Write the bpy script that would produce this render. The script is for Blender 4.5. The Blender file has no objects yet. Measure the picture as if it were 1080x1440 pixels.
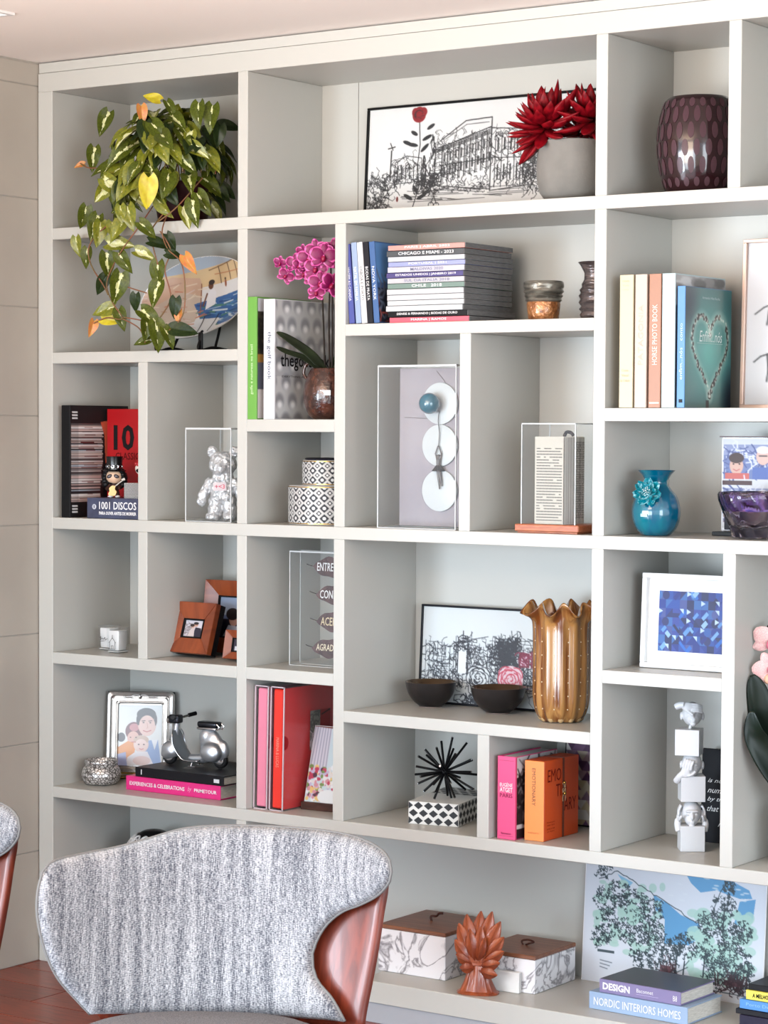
import bpy, bmesh, math, random
import numpy as np
from mathutils import Vector, Matrix, Euler

random.seed(7)
sc = bpy.context.scene
COL = sc.collection
PI = math.pi

# ---------------------------------------------------------------- camera
cam_data = bpy.data.cameras.new('camera')
cam = bpy.data.objects.new('camera', cam_data)
COL.objects.link(cam)
sc.camera = cam
CF, CCX, CCY = 3334.15, 540.0, 756.4            # focal length and principal point for a 1080 x 1440 frame
CPOS = Vector((4.56858, -4.88816, 1.49451))
YAW, PITCH, ROLL = 0.606820, -0.045015, 0.005286
fw = Vector((-math.sin(YAW) * math.cos(PITCH), math.cos(YAW) * math.cos(PITCH), math.sin(PITCH)))
rt0 = Vector((math.cos(YAW), math.sin(YAW), 0))
up0 = rt0.cross(fw)
rt = rt0 * math.cos(ROLL) + up0 * math.sin(ROLL)
up = up0 * math.cos(ROLL) - rt0 * math.sin(ROLL)
cam.matrix_world = Matrix(((rt.x, up.x, -fw.x, CPOS.x), (rt.y, up.y, -fw.y, CPOS.y), (rt.z, up.z, -fw.z, CPOS.z), (0, 0, 0, 1)))
cam_data.sensor_fit = 'VERTICAL'
cam_data.sensor_height = 36.0
cam_data.lens = CF * 36.0 / 1440.0
cam_data.shift_x = (540.0 - CCX) / 1440.0
cam_data.shift_y = (CCY - 720.0) / 1440.0
cam_data.clip_end = 60

# ---------------------------------------------------------------- world, lights, exposure
w = bpy.data.worlds.new('world')
sc.world = w
w.use_nodes = True
wn = w.node_tree
bg = wn.nodes['Background']
tcw = wn.nodes.new('ShaderNodeTexCoord'); sepw = wn.nodes.new('ShaderNodeSeparateXYZ')
rw = wn.nodes.new('ShaderNodeValToRGB')                       # overcast sky above, sunlit warm ground below
mw = wn.nodes.new('ShaderNodeMath'); mw.operation = 'MULTIPLY_ADD'; mw.inputs[1].default_value = 0.5; mw.inputs[2].default_value = 0.5
wn.links.new(tcw.outputs['Generated'], sepw.inputs[0]); wn.links.new(sepw.outputs['Z'], mw.inputs[0])
wn.links.new(mw.outputs[0], rw.inputs['Fac']); wn.links.new(rw.outputs['Color'], bg.inputs['Color'])
e = rw.color_ramp.elements
e[0].position = 0.40; e[0].color = (0.62, 0.54, 0.46, 1)
e[1].position = 0.56; e[1].color = (0.72, 0.86, 1.0, 1)
bg.inputs[1].default_value = 1.5

def area(name, loc, target, sx, sy, power, col):
    d = bpy.data.lights.new(name, 'AREA')
    d.shape = 'RECTANGLE'; d.size = sx; d.size_y = sy; d.energy = power; d.color = col
    o = bpy.data.objects.new(name, d); COL.objects.link(o)
    o.location = loc
    o.rotation_euler = (Vector(target) - Vector(loc)).to_track_quat('-Z', 'Y').to_euler()
    return o
area('window_daylight', (2.2, -6.2, 0.95), (1.6, 0, 0.8), 3.4, 1.8, 105, (0.78, 0.89, 1.0))
area('balcony_door_daylight', (-0.7, -5.5, 0.92), (1.35, 0, 0.7), 2.2, 1.75, 235, (0.74, 0.87, 1.0))
area('right_window_daylight', (6.6, -3.4, 1.15), (1.2, 0, 1.0), 3.0, 2.2, 95, (0.82, 0.91, 1.0))
area('added_warm_uplight', (1.7, -2.7, 2.05), (1.6, -2.3, 3.0), 1.7, 1.7, 46, (1.0, 0.74, 0.52))  # unseen upward area light, added to warm the ceiling and top row

sc.view_settings.view_transform = 'Standard'
sc.view_settings.look = 'None'
sc.view_settings.gamma = 1.0
sc.view_settings.use_curve_mapping = False
sc.view_settings.exposure = 1.08
sc.cycles.use_denoising = True
sc.cycles.max_bounces = 10
sc.cycles.transparent_max_bounces = 24
sc.cycles.caustics_reflective = False
sc.cycles.caustics_refractive = False
sc.cycles.sample_clamp_indirect = 4.0

# ---------------------------------------------------------------- materials
ALB = 0.68                                   # every finish is a little darker than its swatch; the exposure makes up for it
def lin(c):
    out = []
    for v in c[:3]:
        v = v / 255.0
        out.append(v / 12.92 if v <= 0.04045 else ((v + 0.055) / 1.055) ** 2.4)
    return tuple(v * ALB for v in out) + (1.0,)

MATS = {}
def mat(name, col=(200, 200, 200), rough=0.5, metal=0.0, spec=0.5, coat=0.0, trans=0.0, ior=1.45, sheen=0.0, col2=None,
        scale=20.0, stretch=(1, 1, 1), detail=3.0, ramp=(0.4, 0.6), bump=0.0, bscale=None, bstretch=None, emit=0.0, dist=0.0, alpha=1.0):
    m = bpy.data.materials.new(name)
    m.use_nodes = True
    nt = m.node_tree
    b = nt.nodes['Principled BSDF']
    b.inputs['Base Color'].default_value = lin(col) if trans < 0.5 else tuple(v / ALB for v in lin(col)[:3]) + (1,)
    b.inputs['Roughness'].default_value = rough
    b.inputs['Metallic'].default_value = metal
    b.inputs['Specular IOR Level'].default_value = 0.18 if sum(col) < 200 and not coat and rough > 0.25 else spec
    b.inputs['Coat Weight'].default_value = coat
    b.inputs['Coat Roughness'].default_value = 0.08
    b.inputs['Transmission Weight'].default_value = trans
    b.inputs['IOR'].default_value = ior
    b.inputs['Sheen Weight'].default_value = sheen
    b.inputs['Alpha'].default_value = alpha
    if emit:
        b.inputs['Emission Color'].default_value = lin(col)
        b.inputs['Emission Strength'].default_value = emit
    def coords(st):
        tc = nt.nodes.new('ShaderNodeTexCoord')
        mp = nt.nodes.new('ShaderNodeMapping')
        mp.inputs['Scale'].default_value = st
        nt.links.new(tc.outputs['Object'], mp.inputs['Vector'])
        return mp.outputs['Vector']
    if col2 is not None:
        n = nt.nodes.new('ShaderNodeTexNoise')
        n.inputs['Scale'].default_value = scale
        n.inputs['Detail'].default_value = detail
        n.inputs['Distortion'].default_value = dist
        nt.links.new(coords(stretch), n.inputs['Vector'])
        r = nt.nodes.new('ShaderNodeValToRGB')
        r.color_ramp.elements[0].position = ramp[0]; r.color_ramp.elements[0].color = lin(col)
        r.color_ramp.elements[1].position = ramp[1]; r.color_ramp.elements[1].color = lin(col2)
        nt.links.new(n.outputs['Fac'], r.inputs['Fac'])
        nt.links.new(r.outputs['Color'], b.inputs['Base Color'])
    if bump:
        n2 = nt.nodes.new('ShaderNodeTexNoise')
        n2.inputs['Scale'].default_value = bscale or scale
        n2.inputs['Detail'].default_value = 3
        nt.links.new(coords(bstretch or stretch), n2.inputs['Vector'])
        bp = nt.nodes.new('ShaderNodeBump')
        bp.inputs['Strength'].default_value = bump
        bp.inputs['Distance'].default_value = 0.01
        nt.links.new(n2.outputs['Fac'], bp.inputs['Height'])
        nt.links.new(bp.outputs['Normal'], b.inputs['Normal'])
    MATS[name] = m
    return m

def thin_glass(name, tint=(250, 252, 252), refl=0.12, haze=0.0):
    m = bpy.data.materials.new(name); m.use_nodes = True
    nt = m.node_tree; nt.nodes.clear()
    out = nt.nodes.new('ShaderNodeOutputMaterial')
    tr = nt.nodes.new('ShaderNodeBsdfTransparent'); tr.inputs[0].default_value = tuple(v / 255.0 for v in tint) + (1.0,)
    gl = nt.nodes.new('ShaderNodeBsdfGlossy'); gl.inputs['Roughness'].default_value = 0.05
    df = nt.nodes.new('ShaderNodeBsdfDiffuse'); df.inputs[0].default_value = lin((235, 235, 238))
    lw = nt.nodes.new('ShaderNodeLayerWeight'); lw.inputs[0].default_value = 0.5
    pw = nt.nodes.new('ShaderNodeMath'); pw.operation = 'POWER'; pw.inputs[1].default_value = 4.0
    fr = nt.nodes.new('ShaderNodeMath'); fr.operation = 'MULTIPLY_ADD'; fr.inputs[1].default_value = 0.30; fr.inputs[2].default_value = 0.010
    nt.links.new(lw.outputs['Facing'], pw.inputs[0]); nt.links.new(pw.outputs[0], fr.inputs[0])
    mx = nt.nodes.new('ShaderNodeMixShader')
    mh = nt.nodes.new('ShaderNodeMixShader'); mh.inputs[0].default_value = haze
    nt.links.new(fr.outputs[0], mx.inputs[0])
    nt.links.new(tr.outputs[0], mh.inputs[1]); nt.links.new(df.outputs[0], mh.inputs[2])
    nt.links.new(mh.outputs[0], mx.inputs[1]); nt.links.new(gl.outputs[0], mx.inputs[2])
    nt.links.new(mx.outputs[0], out.inputs[0])
    return m

def print_mat(name, rough=0.5, coat=0.0):
    m = mat(name, (255, 255, 255), rough=rough, coat=coat)
    nt = m.node_tree
    a = nt.nodes.new('ShaderNodeAttribute'); a.attribute_name = 'ink'
    nt.links.new(a.outputs['Color'], nt.nodes['Principled BSDF'].inputs['Base Color'])
    return m
PRINT = print_mat('printed_paper', 0.55)
PRINT_GLOSS = print_mat('glossy_print', 0.3, 0.3)

LACQ = mat('pale_grey_lacquer', (199, 198, 191), rough=0.33, spec=0.4)
BACKP = mat('pale_grey_back_board', (199, 198, 191), rough=0.45)
WHITE = mat('white_matte', (240, 240, 240), rough=0.5)
PAPER = mat('book_paper', (232, 228, 218), rough=0.8, col2=(205, 200, 190), scale=60, stretch=(1, 1, 18))
BLACK = mat('black_satin', (16, 16, 18), rough=0.4)
INK = mat('black_ink', (20, 18, 20), rough=0.6)
WINK = mat('white_ink', (246, 246, 246), rough=0.6)
ACRYL = thin_glass('clear_acrylic', haze=0.03)
ACEDGE = mat('acrylic_edge', (238, 242, 242), rough=0.25, trans=0.25)
CHROME = mat('chrome', (225, 225, 228), rough=0.12, metal=1.0)
GOLD = mat('gold_metal', (215, 170, 90), rough=0.22, metal=1.0)

_fm = {}
def flat(col, rough=0.5, coat=0.0):
    k = (tuple(col), rough, coat)
    if k not in _fm:
        _fm[k] = mat('paint_%d_%d_%d' % tuple(col), col, rough=rough, coat=coat)
    return _fm[k]

# ---------------------------------------------------------------- object helpers
def thing(name, label, cat, loc=(0, 0, 0), rz=0.0, group=None, tilt=(0, 0)):
    o = bpy.data.objects.new(name, None)
    o.empty_display_size = 0.05
    COL.objects.link(o)
    o.location = loc; o.rotation_euler = (tilt[0], tilt[1], rz)
    o['label'] = label; o['category'] = cat
    if group: o['group'] = group
    return o

def tag(o, label, cat, group=None):
    o['label'] = label; o['category'] = cat
    if group: o['group'] = group
    return o

def link(name, me, m=None, parent=None, loc=(0, 0, 0), rot=(0, 0, 0)):
    o = bpy.data.objects.new(name, me)
    COL.objects.link(o)
    if m is not None and len(me.materials) == 0:
        for q in (m if isinstance(m, (list, tuple)) else [m]): me.materials.append(q)
    o.parent = parent; o.location = loc; o.rotation_euler = rot
    return o

def obj(name, bm, m, parent=None, loc=(0, 0, 0), rot=(0, 0, 0), smooth=None):
    bmesh.ops.recalc_face_normals(bm, faces=bm.faces[:])
    me = bpy.data.meshes.new(name)
    bm.to_mesh(me); bm.free()
    o = link(name, me, m, parent, loc, rot)
    if smooth is not None:
        me.shade_smooth()
        if smooth < 179: me.set_sharp_from_angle(angle=math.radians(smooth))
    return o

def B(): return bmesh.new()

def bx(bm, x0, x1, y0, y1, z0, z1, bev=0.0, seg=1, M=None, mi=0):
    mtx = Matrix.Translation(((x0 + x1) / 2, (y0 + y1) / 2, (z0 + z1) / 2)) @ Matrix.Diagonal((x1 - x0, y1 - y0, z1 - z0, 1))
    r = bmesh.ops.create_cube(bm, size=1.0, matrix=mtx)
    vs = r['verts']
    fs = set(f for v in vs for f in v.link_faces)
    if bev:
        es = list(set(e for v in vs for e in v.link_edges))
        rr = bmesh.ops.bevel(bm, geom=es, offset=bev, segments=seg, affect='EDGES', profile=0.5)
        vs = list(set(rr['verts']) | set(v for v in vs if v.is_valid))
        fs = set(f for v in vs for f in v.link_faces)
    for f in fs: f.material_index = mi
    if M is not None: bmesh.ops.transform(bm, matrix=M, verts=list(set(vs)))
    return vs

def box(name, x0, x1, y0, y1, z0, z1, m, parent=None, bev=0.0, seg=1, loc=(0, 0, 0), rot=(0, 0, 0)):
    bm = B(); bx(bm, x0, x1, y0, y1, z0, z1, bev, seg)
    return obj(name, bm, m, parent, loc, rot, smooth=30 if seg > 1 else None)

def ring_loft(bm, rings, closed=True, cap0=True, cap1=True, mi=0):
    vr = [[bm.verts.new(p) for p in r] for r in rings]
    n = len(vr[0])
    for a, b in zip(vr[:-1], vr[1:]):
        for i in range(n if closed else n - 1):
            j = (i + 1) % n
            f = bm.faces.new((a[i], a[j], b[j], b[i])); f.material_index = mi
    if closed and cap0: bm.faces.new(vr[0][::-1]).material_index = mi
    if closed and cap1: bm.faces.new(vr[-1]).material_index = mi
    return vr

def lathe(bm, prof, seg=40, c=(0, 0, 0), wob=None, cap0=True, cap1=False, mi=0):
    rings = []
    for k, (r, z) in enumerate(prof):
        ring = []
        for i in range(seg):
            a = 2 * PI * i / seg
            rr, zz = (r, z) if wob is None else wob(r, z, a, k)
            ring.append((c[0] + rr * math.cos(a), c[1] + rr * math.sin(a), c[2] + zz))
        rings.append(ring)
    return ring_loft(bm, rings, True, cap0, cap1, mi)

def tube(bm, pts, r, seg=8, mi=0):
    pts = [Vector(p) for p in pts]
    n = len(pts)
    rs = r if isinstance(r, (list, tuple)) else [r] * n
    rings = []; prev = None
    for i, p in enumerate(pts):
        t = (pts[min(i + 1, n - 1)] - pts[max(i - 1, 0)])
        t = t.normalized() if t.length > 1e-9 else Vector((0, 0, 1))
        if prev is None:
            a = Vector((0, 0, 1)) if abs(t.z) < .9 else Vector((1, 0, 0))
            u = t.cross(a).normalized()
        else:
            u = (prev - t * prev.dot(t)).normalized()
        prev = u
        v = t.cross(u)
        rings.append([p + (u * math.cos(2 * PI * k / seg) + v * math.sin(2 * PI * k / seg)) * rs[i] for k in range(seg)])
    ring_loft(bm, rings, mi=mi)

def ball(bm, c, r, u=16, v=10, M=None, mi=0):
    rx, ry, rz = r if isinstance(r, (list, tuple)) else (r, r, r)
    mtx = Matrix.Translation(c) @ (M or Matrix()) @ Matrix.Diagonal((rx, ry, rz, 1))
    q = bmesh.ops.create_uvsphere(bm, u_segments=u, v_segments=v, radius=1.0, matrix=mtx)
    for f in set(f for vv in q['verts'] for f in vv.link_faces): f.material_index = mi
    return q['verts']

def prism(bm, pts, y0, y1, mi=0):
    """outline in x,z pushed from y0 to y1"""
    ring_loft(bm, [[(p[0], y0, p[1]) for p in pts], [(p[0], y1, p[1]) for p in pts]], mi=mi)

def spline(pts, n=8, closed=False):
    P = [Vector(p) for p in pts]; out = []
    m = len(P)
    for i in range(m if closed else m - 1):
        if closed: a, b, c, d = P[(i - 1) % m], P[i], P[(i + 1) % m], P[(i + 2) % m]
        else: a, b, c, d = P[max(i - 1, 0)], P[i], P[i + 1], P[min(i + 2, m - 1)]
        for k in range(n):
            t = k / n
            out.append(0.5 * ((2 * b) + (c - a) * t + (2 * a - 5 * b + 4 * c - d) * t * t + (3 * b - a - 3 * c + d) * t ** 3))
    if not closed: out.append(P[-1])
    return out

def remesh(bm, voxel, smooth=4, fac=0.5):
    """fuse overlapping pieces into one continuous surface; returns a mesh"""
    bmesh.ops.recalc_face_normals(bm, faces=bm.faces[:])
    me = bpy.data.meshes.new('tmp'); bm.to_mesh(me); bm.free()
    o = bpy.data.objects.new('tmp', me); COL.objects.link(o)
    md = o.modifiers.new('r', 'REMESH'); md.mode = 'VOXEL'; md.voxel_size = voxel
    if smooth:
        s = o.modifiers.new('s', 'SMOOTH'); s.iterations = smooth; s.factor = fac
    dg = bpy.context.evaluated_depsgraph_get(); dg.update()
    out = bpy.data.meshes.new_from_object(o.evaluated_get(dg))
    bpy.data.objects.remove(o); bpy.data.meshes.remove(me)
    out.shade_smooth()
    return out

FACES = {'-y': Matrix.Rotation(PI / 2, 4, 'X'),
         '+x': Matrix.Rotation(PI / 2, 4, 'Z') @ Matrix.Rotation(PI / 2, 4, 'X'),
         '+z': Matrix()}
_txt = bpy.data.curves.new('txt', 'FONT')
_txo = bpy.data.objects.new('txt', _txt); COL.objects.link(_txo)
def text(name, s, wd, ht, m, parent, loc, face='-y', turn=0.0, shear=0.0, bold=0.0, fit=True):
    _txt.body = s; _txt.shear = shear; _txt.offset = bold; _txt.align_x = 'CENTER'; _txt.resolution_u = 2
    dg = bpy.context.evaluated_depsgraph_get(); dg.update()
    me = bpy.data.meshes.new_from_object(_txo.evaluated_get(dg))
    me.name = name; me.materials.clear()
    n = len(me.vertices)
    co = np.empty(n * 3, np.float32); me.vertices.foreach_get('co', co); co = co.reshape(-1, 3)
    lo, hi = co.min(0), co.max(0); c = (lo + hi) / 2; sz = np.maximum(hi - lo, 1e-6)
    sx, sy = wd / sz[0], ht / sz[1]
    co -= c; co[:, 0] *= sx; co[:, 1] *= sy; co[:, 2] = 0
    me.vertices.foreach_set('co', co.ravel())
    me.transform(FACES[face] @ Matrix.Rotation(turn, 4, 'Z'))
    return link(name, me, m, parent, loc)

# ---------------------------------------------------------------- flat prints: ink colours on a fine grid
class Canvas:
    def __init__(s, w, h, bgc=(250, 250, 250)):
        s.w, s.h, s.S = w, h, 2
        s.a = np.empty((h * 2, w * 2, 3), np.float32); s.a[:] = bgc
    def _win(s, x0, y0, x1, y1):
        S = s.S
        X0, Y0 = max(0, int(x0 * S) - 2), max(0, int(y0 * S) - 2)
        X1, Y1 = min(s.w * S, int(x1 * S) + 3), min(s.h * S, int(y1 * S) + 3)
        if X1 <= X0 or Y1 <= Y0: return None
        yy, xx = np.mgrid[Y0:Y1, X0:X1]
        return X0, Y0, X1, Y1, (xx + .5) / S, (yy + .5) / S
    def line(s, pts, wd, col, al=1.0):
        for (ax, ay), (bx_, by) in zip(pts[:-1], pts[1:]):
            q = s._win(min(ax, bx_) - wd, min(ay, by) - wd, max(ax, bx_) + wd, max(ay, by) + wd)
            if q is None: continue
            X0, Y0, X1, Y1, xx, yy = q
            dx, dy = bx_ - ax, by - ay; L = dx * dx + dy * dy + 1e-9
            t = np.clip(((xx - ax) * dx + (yy - ay) * dy) / L, 0, 1)
            d = np.hypot(xx - ax - t * dx, yy - ay - t * dy)
            k = np.clip((wd / 2 - d) * s.S + .5, 0, 1)[..., None] * al
            s.a[Y0:Y1, X0:X1] = s.a[Y0:Y1, X0:X1] * (1 - k) + np.array(col, np.float32) * k
    def ell(s, cx, cy, rx, ry, col, rot=0.0, al=1.0, soft=0.0):
        r = max(rx, ry)
        q = s._win(cx - r, cy - r, cx + r, cy + r)
        if q is None: return
        X0, Y0, X1, Y1, xx, yy = q
        c_, s_ = math.cos(rot), math.sin(rot)
        u = ((xx - cx) * c_ + (yy - cy) * s_) / rx; v = (-(xx - cx) * s_ + (yy - cy) * c_) / ry
        d = np.hypot(u, v)
        if soft: k = np.clip((1 - d) / soft, 0, 1)
        else: k = np.clip((1 - d) * min(rx, ry) * s.S + .5, 0, 1)
        k = k[..., None] * al
        s.a[Y0:Y1, X0:X1] = s.a[Y0:Y1, X0:X1] * (1 - k) + np.array(col, np.float32) * k
    def poly(s, pts, col, al=1.0):
        xs = [p[0] for p in pts]; ys = [p[1] for p in pts]
        q = s._win(min(xs), min(ys), max(xs), max(ys))
        if q is None: return
        X0, Y0, X1, Y1, xx, yy = q
        ins = np.zeros(xx.shape, bool)
        for (ax, ay), (bx_, by) in zip(pts, pts[1:] + pts[:1]):
            if ay == by: continue
            c = ((ay > yy) != (by > yy)) & (xx < (bx_ - ax) * (yy - ay) / (by - ay) + ax)
            ins ^= c
        k = ins[..., None] * al
        s.a[Y0:Y1, X0:X1] = s.a[Y0:Y1, X0:X1] * (1 - k) + np.array(col, np.float32) * k
    def rect(s, x0, y0, x1, y1, col, al=1.0): s.poly([(x0, y0), (x1, y0), (x1, y1), (x0, y1)], col, al)
    def scrib(s, rg, x0, y0, x1, y1, n, size, wd, col, flatness=1.0):
        """loose pen scribbles inside a region"""
        for _ in range(n):
            x, y = rg.uniform(x0, x1), rg.uniform(y0, y1)
            p = [(x, y)]
            a = rg.uniform(0, 6.28)
            for _k in range(rg.randint(2, 5)):
                a += rg.uniform(-1.6, 1.6)
                l = size * rg.uniform(.4, 1.1)
                x += math.cos(a) * l; y += math.sin(a) * l * flatness
                p.append((x, y))
            s.line(p, wd * rg.uniform(.6, 1.5), col)

def print_plane(name, cv, wd, ht, m, parent=None, loc=(0, 0, 0), rot=(0, 0, 0), face='-y', mask=None, bend=None):
    """grid of cv.w x cv.h points, local origin at the bottom centre, front towards `face`"""
    W, H = cv.w, cv.h
    a = cv.a.reshape(H, 2, W, 2, 3).mean((1, 3)) / 255.0
    a = np.clip(a, 0, 1)
    l = np.where(a <= .04045, a / 12.92, ((a + .055) / 1.055) ** 2.4) * ALB * (1.0 if face == '+x' else 0.86)  # ink of front and top prints darkened to offset the stronger light
    jj, ii = np.mgrid[0:H, 0:W]
    X = (ii / (W - 1) - .5) * wd; Z = (1 - jj / (H - 1)) * ht
    Y = np.zeros_like(X) if bend is None else bend(X / wd, Z / ht)
    co = np.stack([X, Y, Z], -1).reshape(-1, 3).astype(np.float32)
    if face == '+x': co = np.stack([-co[:, 1], co[:, 0], co[:, 2]], -1)
    if face == '+z': co = np.stack([co[:, 0], co[:, 2], -co[:, 1]], -1)
    idx = (jj * W + ii)
    q = np.stack([idx[:-1, :-1], idx[1:, :-1], idx[1:, 1:], idx[:-1, 1:]], -1)
    if mask is not None: q = q[mask((ii[:-1, :-1] + .5) / (W - 1), (jj[:-1, :-1] + .5) / (H - 1))]
    q = q.reshape(-1, 4)
    me = bpy.data.meshes.new(name)
    me.vertices.add(len(co)); me.vertices.foreach_set('co', np.ascontiguousarray(co).ravel())
    me.loops.add(q.size); me.loops.foreach_set('vertex_index', q.ravel().astype(np.int32))
    me.polygons.add(len(q)); me.polygons.foreach_set('loop_start', np.arange(0, q.size, 4, dtype=np.int32))
    me.polygons.foreach_set('loop_total', np.full(len(q), 4, np.int32))
    me.update(calc_edges=True)
    at = me.color_attributes.new('ink', 'FLOAT_COLOR', 'POINT')
    at.data.foreach_set('color', np.concatenate([l.reshape(-1, 3), np.ones((W * H, 1))], 1).astype(np.float32).ravel())
    return link(name, me, m, parent, loc, rot)

# ---------------------------------------------------------------- books
def book(name, label, loc, rz, thick, depth, length, cov, lying=False, group=None, board=0.0025, over=0.003, pages=None, tilt=(0, 0), cat='book', rough=0.4):
    """spine faces -y. standing: thickness along x, length up. lying: length along x, thickness up"""
    t = thing(name, label, cat, loc, rz, group, tilt)
    def cvt(a0, a1, b0, b1, c0, c1):
        return (c0, c1, b0, b1, a0, a1) if lying else (a0, a1, b0, b1, c0, c1)
    bm = B()
    bx(bm, *cvt(0, board, 0, depth, 0, length), bev=board * .3)
    bx(bm, *cvt(thick - board, thick, 0, depth, 0, length), bev=board * .3)
    bx(bm, *cvt(board * .5, thick - board * .5, 0, board, 0, length), bev=board * .3)
    obj('cover', bm, flat(cov, rough) if isinstance(cov, tuple) else cov, t)
    bm = B()
    bx(bm, *cvt(board, thick - board, board, depth - over, over, length - over))
    obj('page_block', bm, pages or PAPER, t)
    return t
# ================================================================ the room
D = 0.328                                   # depth of the bookcase
ZC = 2.51
TILE = mat('greige_porcelain', (186, 178, 166), rough=0.4, col2=(179, 171, 160), scale=3)
PLASTER = mat('ceiling_paint', (270, 262, 255), rough=0.8)
GROUT = mat('grout', (176, 170, 160), rough=0.9)
WOODF = mat('red_wood_floor', (140, 50, 22), rough=0.28, coat=0.12, col2=(104, 34, 15), scale=9, stretch=(1, 14, 14), dist=1.2)
WOODF2 = mat('red_wood_floor_light', (152, 58, 27), rough=0.28, coat=0.12, col2=(116, 41, 18), scale=9, stretch=(1, 14, 14), dist=1.2)
def struct(o):
    o['kind'] = 'structure'; return o

fl = struct(box('floor', -0.2, 6.8, -7.0, 0.6, -0.1, -0.012, GROUT))
plank = {}
rg = random.Random(3)
for k, m in enumerate((WOODF, WOODF2)):
    bm = B(); bx(bm, 0, 1.498, 0, 0.1385, -0.012, 0, bev=0.0012); plank[k] = bm
meshes = []
for k, m in enumerate((WOODF, WOODF2)):
    me = bpy.data.meshes.new('plank'); plank[k].to_mesh(me); plank[k].free(); me.materials.append(m); meshes.append(me)
for r in range(39):
    y = 0.33 - 0.14 * (r + 1)
    x = -0.2 - rg.uniform(0, 1.3)
    while x < 4.6:
        o = link('plank', meshes[rg.randint(0, 1)], None, fl, (x, y, 0))
        x += 1.5
ce = struct(box('ceiling', -0.2, 6.8, -7.0, 0.6, ZC, ZC + 0.1, PLASTER))
wl = struct(box('wall_left', -0.2, -0.0055, -3.27, 0.6, 0, ZC, GROUT))
zs = [0.0, 0.31, 0.617, 0.923, 1.228, 1.531, 1.832, 2.132, 2.444, ZC - 0.004]
for a, b in zip(zs[:-1], zs[1:]):
    for k in range(3):
        y1 = 0.33 - 1.2 * k
        box('panel', -0.0055, -0.003, max(y1 - 1.198, -3.27), y1, a + 0.0015, b - 0.0015, TILE, wl, bev=0.001)
struct(box('wall_back', -0.2, 3.6, D + 0.022, D + 0.2, 0, ZC, PLASTER))

# recessed square ceiling spot
t = thing('ceiling_spot', 'small square white recessed spotlight in the ceiling, upper left corner', 'ceiling light', (0.43, -0.67, ZC))
bm = B()
for (x0, x1, y0, y1) in ((-.062, .062, .05, .062), (-.062, .062, -.062, -.05), (-.062, -.05, -.05, .05), (.05, .062, -.05, .05)):
    bx(bm, x0, x1, y0, y1, -0.006, 0)
obj('trim_frame', bm, WHITE, t)
bm = B(); lathe(bm, [(0.048, -0.0005), (0.03, -0.001), (0.03, -0.004), (0.0, -0.004)], 24, cap0=False)
obj('lamp_disc', bm, flat((200, 196, 190)), t)

# ================================================================ the bookcase
X = dict(L0=0.0, L1=.0527, s0=.3641, s1=.3966, B0=.7047, B1=.7369, C0=1.019, C1=1.0521, m0=1.3978, m1=1.4298,
         p0=1.457, p1=1.491, D0=1.7742, D1=1.8057, E0=2.1186, E1=2.1506, R0=2.82, R1=2.87)
Z = dict(T0=2.478, T1=2.4264, a0=2.05, a1=2.0182, e0=1.7644, e1=1.7344, b0=1.7071, b1=1.6763, d0=1.5514, d1=1.5205,
         c0=1.5233, c1=1.4913, g0=1.2501, g1=1.2184, j0=.9324, j1=.9011, h0=.8743, h1=.8423, i0=.7815, i1=.7516, k0=.498, k1=.4672)
bc = thing('bookcase', 'tall built-in pale grey bookcase of many open compartments along the wall', 'bookcase', (0, 0, 0))
BV = 0.0012
def upright(a, b, z0, z1): box('upright', X[a], X[b], 0, D, z0, z1, LACQ, bc, bev=BV)
def shelf(n, x0, x1): box('shelf_board', x0, x1, 0, D, Z[n + '1'], Z[n + '0'], LACQ, bc, bev=BV)
box('top_board', 0, X['R1'], 0, D, Z['T1'], Z['T0'], LACQ, bc, bev=BV)
box('filler_strip', 0, X['R1'], 0.004, D, Z['T0'] + 0.0015, ZC - 0.004, LACQ, bc)
upright('L0', 'L1', 0, Z['T1']); upright('R0', 'R1', 0, Z['T1'])
upright('B0', 'B1', 0, Z['k1']); upright('B0', 'B1', Z['k0'], Z['g1']); upright('B0', 'B1', Z['g0'], Z['a1']); upright('B0', 'B1', Z['a0'], Z['T1'])
upright('C0', 'C1', Z['g0'], Z['a1']); upright('C0', 'C1', Z['k0'], Z['g1'])
upright('D0', 'D1', Z['a0'], Z['T1']); upright('D0', 'D1', Z['g0'], Z['a1']); upright('D0', 'D1', Z['k0'], Z['g1'])
upright('E0', 'E1', Z['a0'], Z['T1']); upright('E0', 'E1', Z['k0'], Z['g1'])
upright('s0', 's1', Z['g0'], Z['b1']); upright('s0', 's1', Z['h0'], Z['g1'])
upright('m0', 'm1', Z['g0'], Z['e1']); upright('p0', 'p1', Z['k0'], Z['i1'])
shelf('a', X['L1'], X['R0']); shelf('g', X['L1'], X['R0']); shelf('k', X['L1'], X['R0'])
shelf('b', X['L1'], X['B0']); shelf('c', X['B1'], X['C0']); shelf('d', X['D1'], X['R0']); shelf('e', X['C1'], X['D0'])
shelf('h', X['L1'], X['B0']); shelf('h', X['B1'], X['C0']); shelf('i', X['C1'], X['D0']); shelf('j', X['D1'], X['E0'])
for a, b, z0, z1 in ((0, X['B1'], 0, Z['T0']), (X['B1'], .856, Z['a1'], Z['T0']), (.858, X['R1'], Z['a1'], Z['T0']), (X['B1'], X['R1'], 0, Z['a1'])):
    box('back_board', a, b, D, D + 0.012, z0, z1 - 0.0005, BACKP, bc)
ZB = 0.107
bn = thing('plinth_bench', 'low pale grey built-in plinth bench below the bookcase', 'bench', (1.125, 0, 0))
box('bench_top', 0, 1.69, -0.03, D - 0.002, 0.052, ZB, LACQ, bn, bev=0.0015)
box('drawer_front', 0.002, 1.69, -0.024, D - 0.002, 0.0, 0.0515, mat('grey_drawer_lacquer', (172, 175, 180), rough=0.35), bn, bev=0.001)
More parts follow.
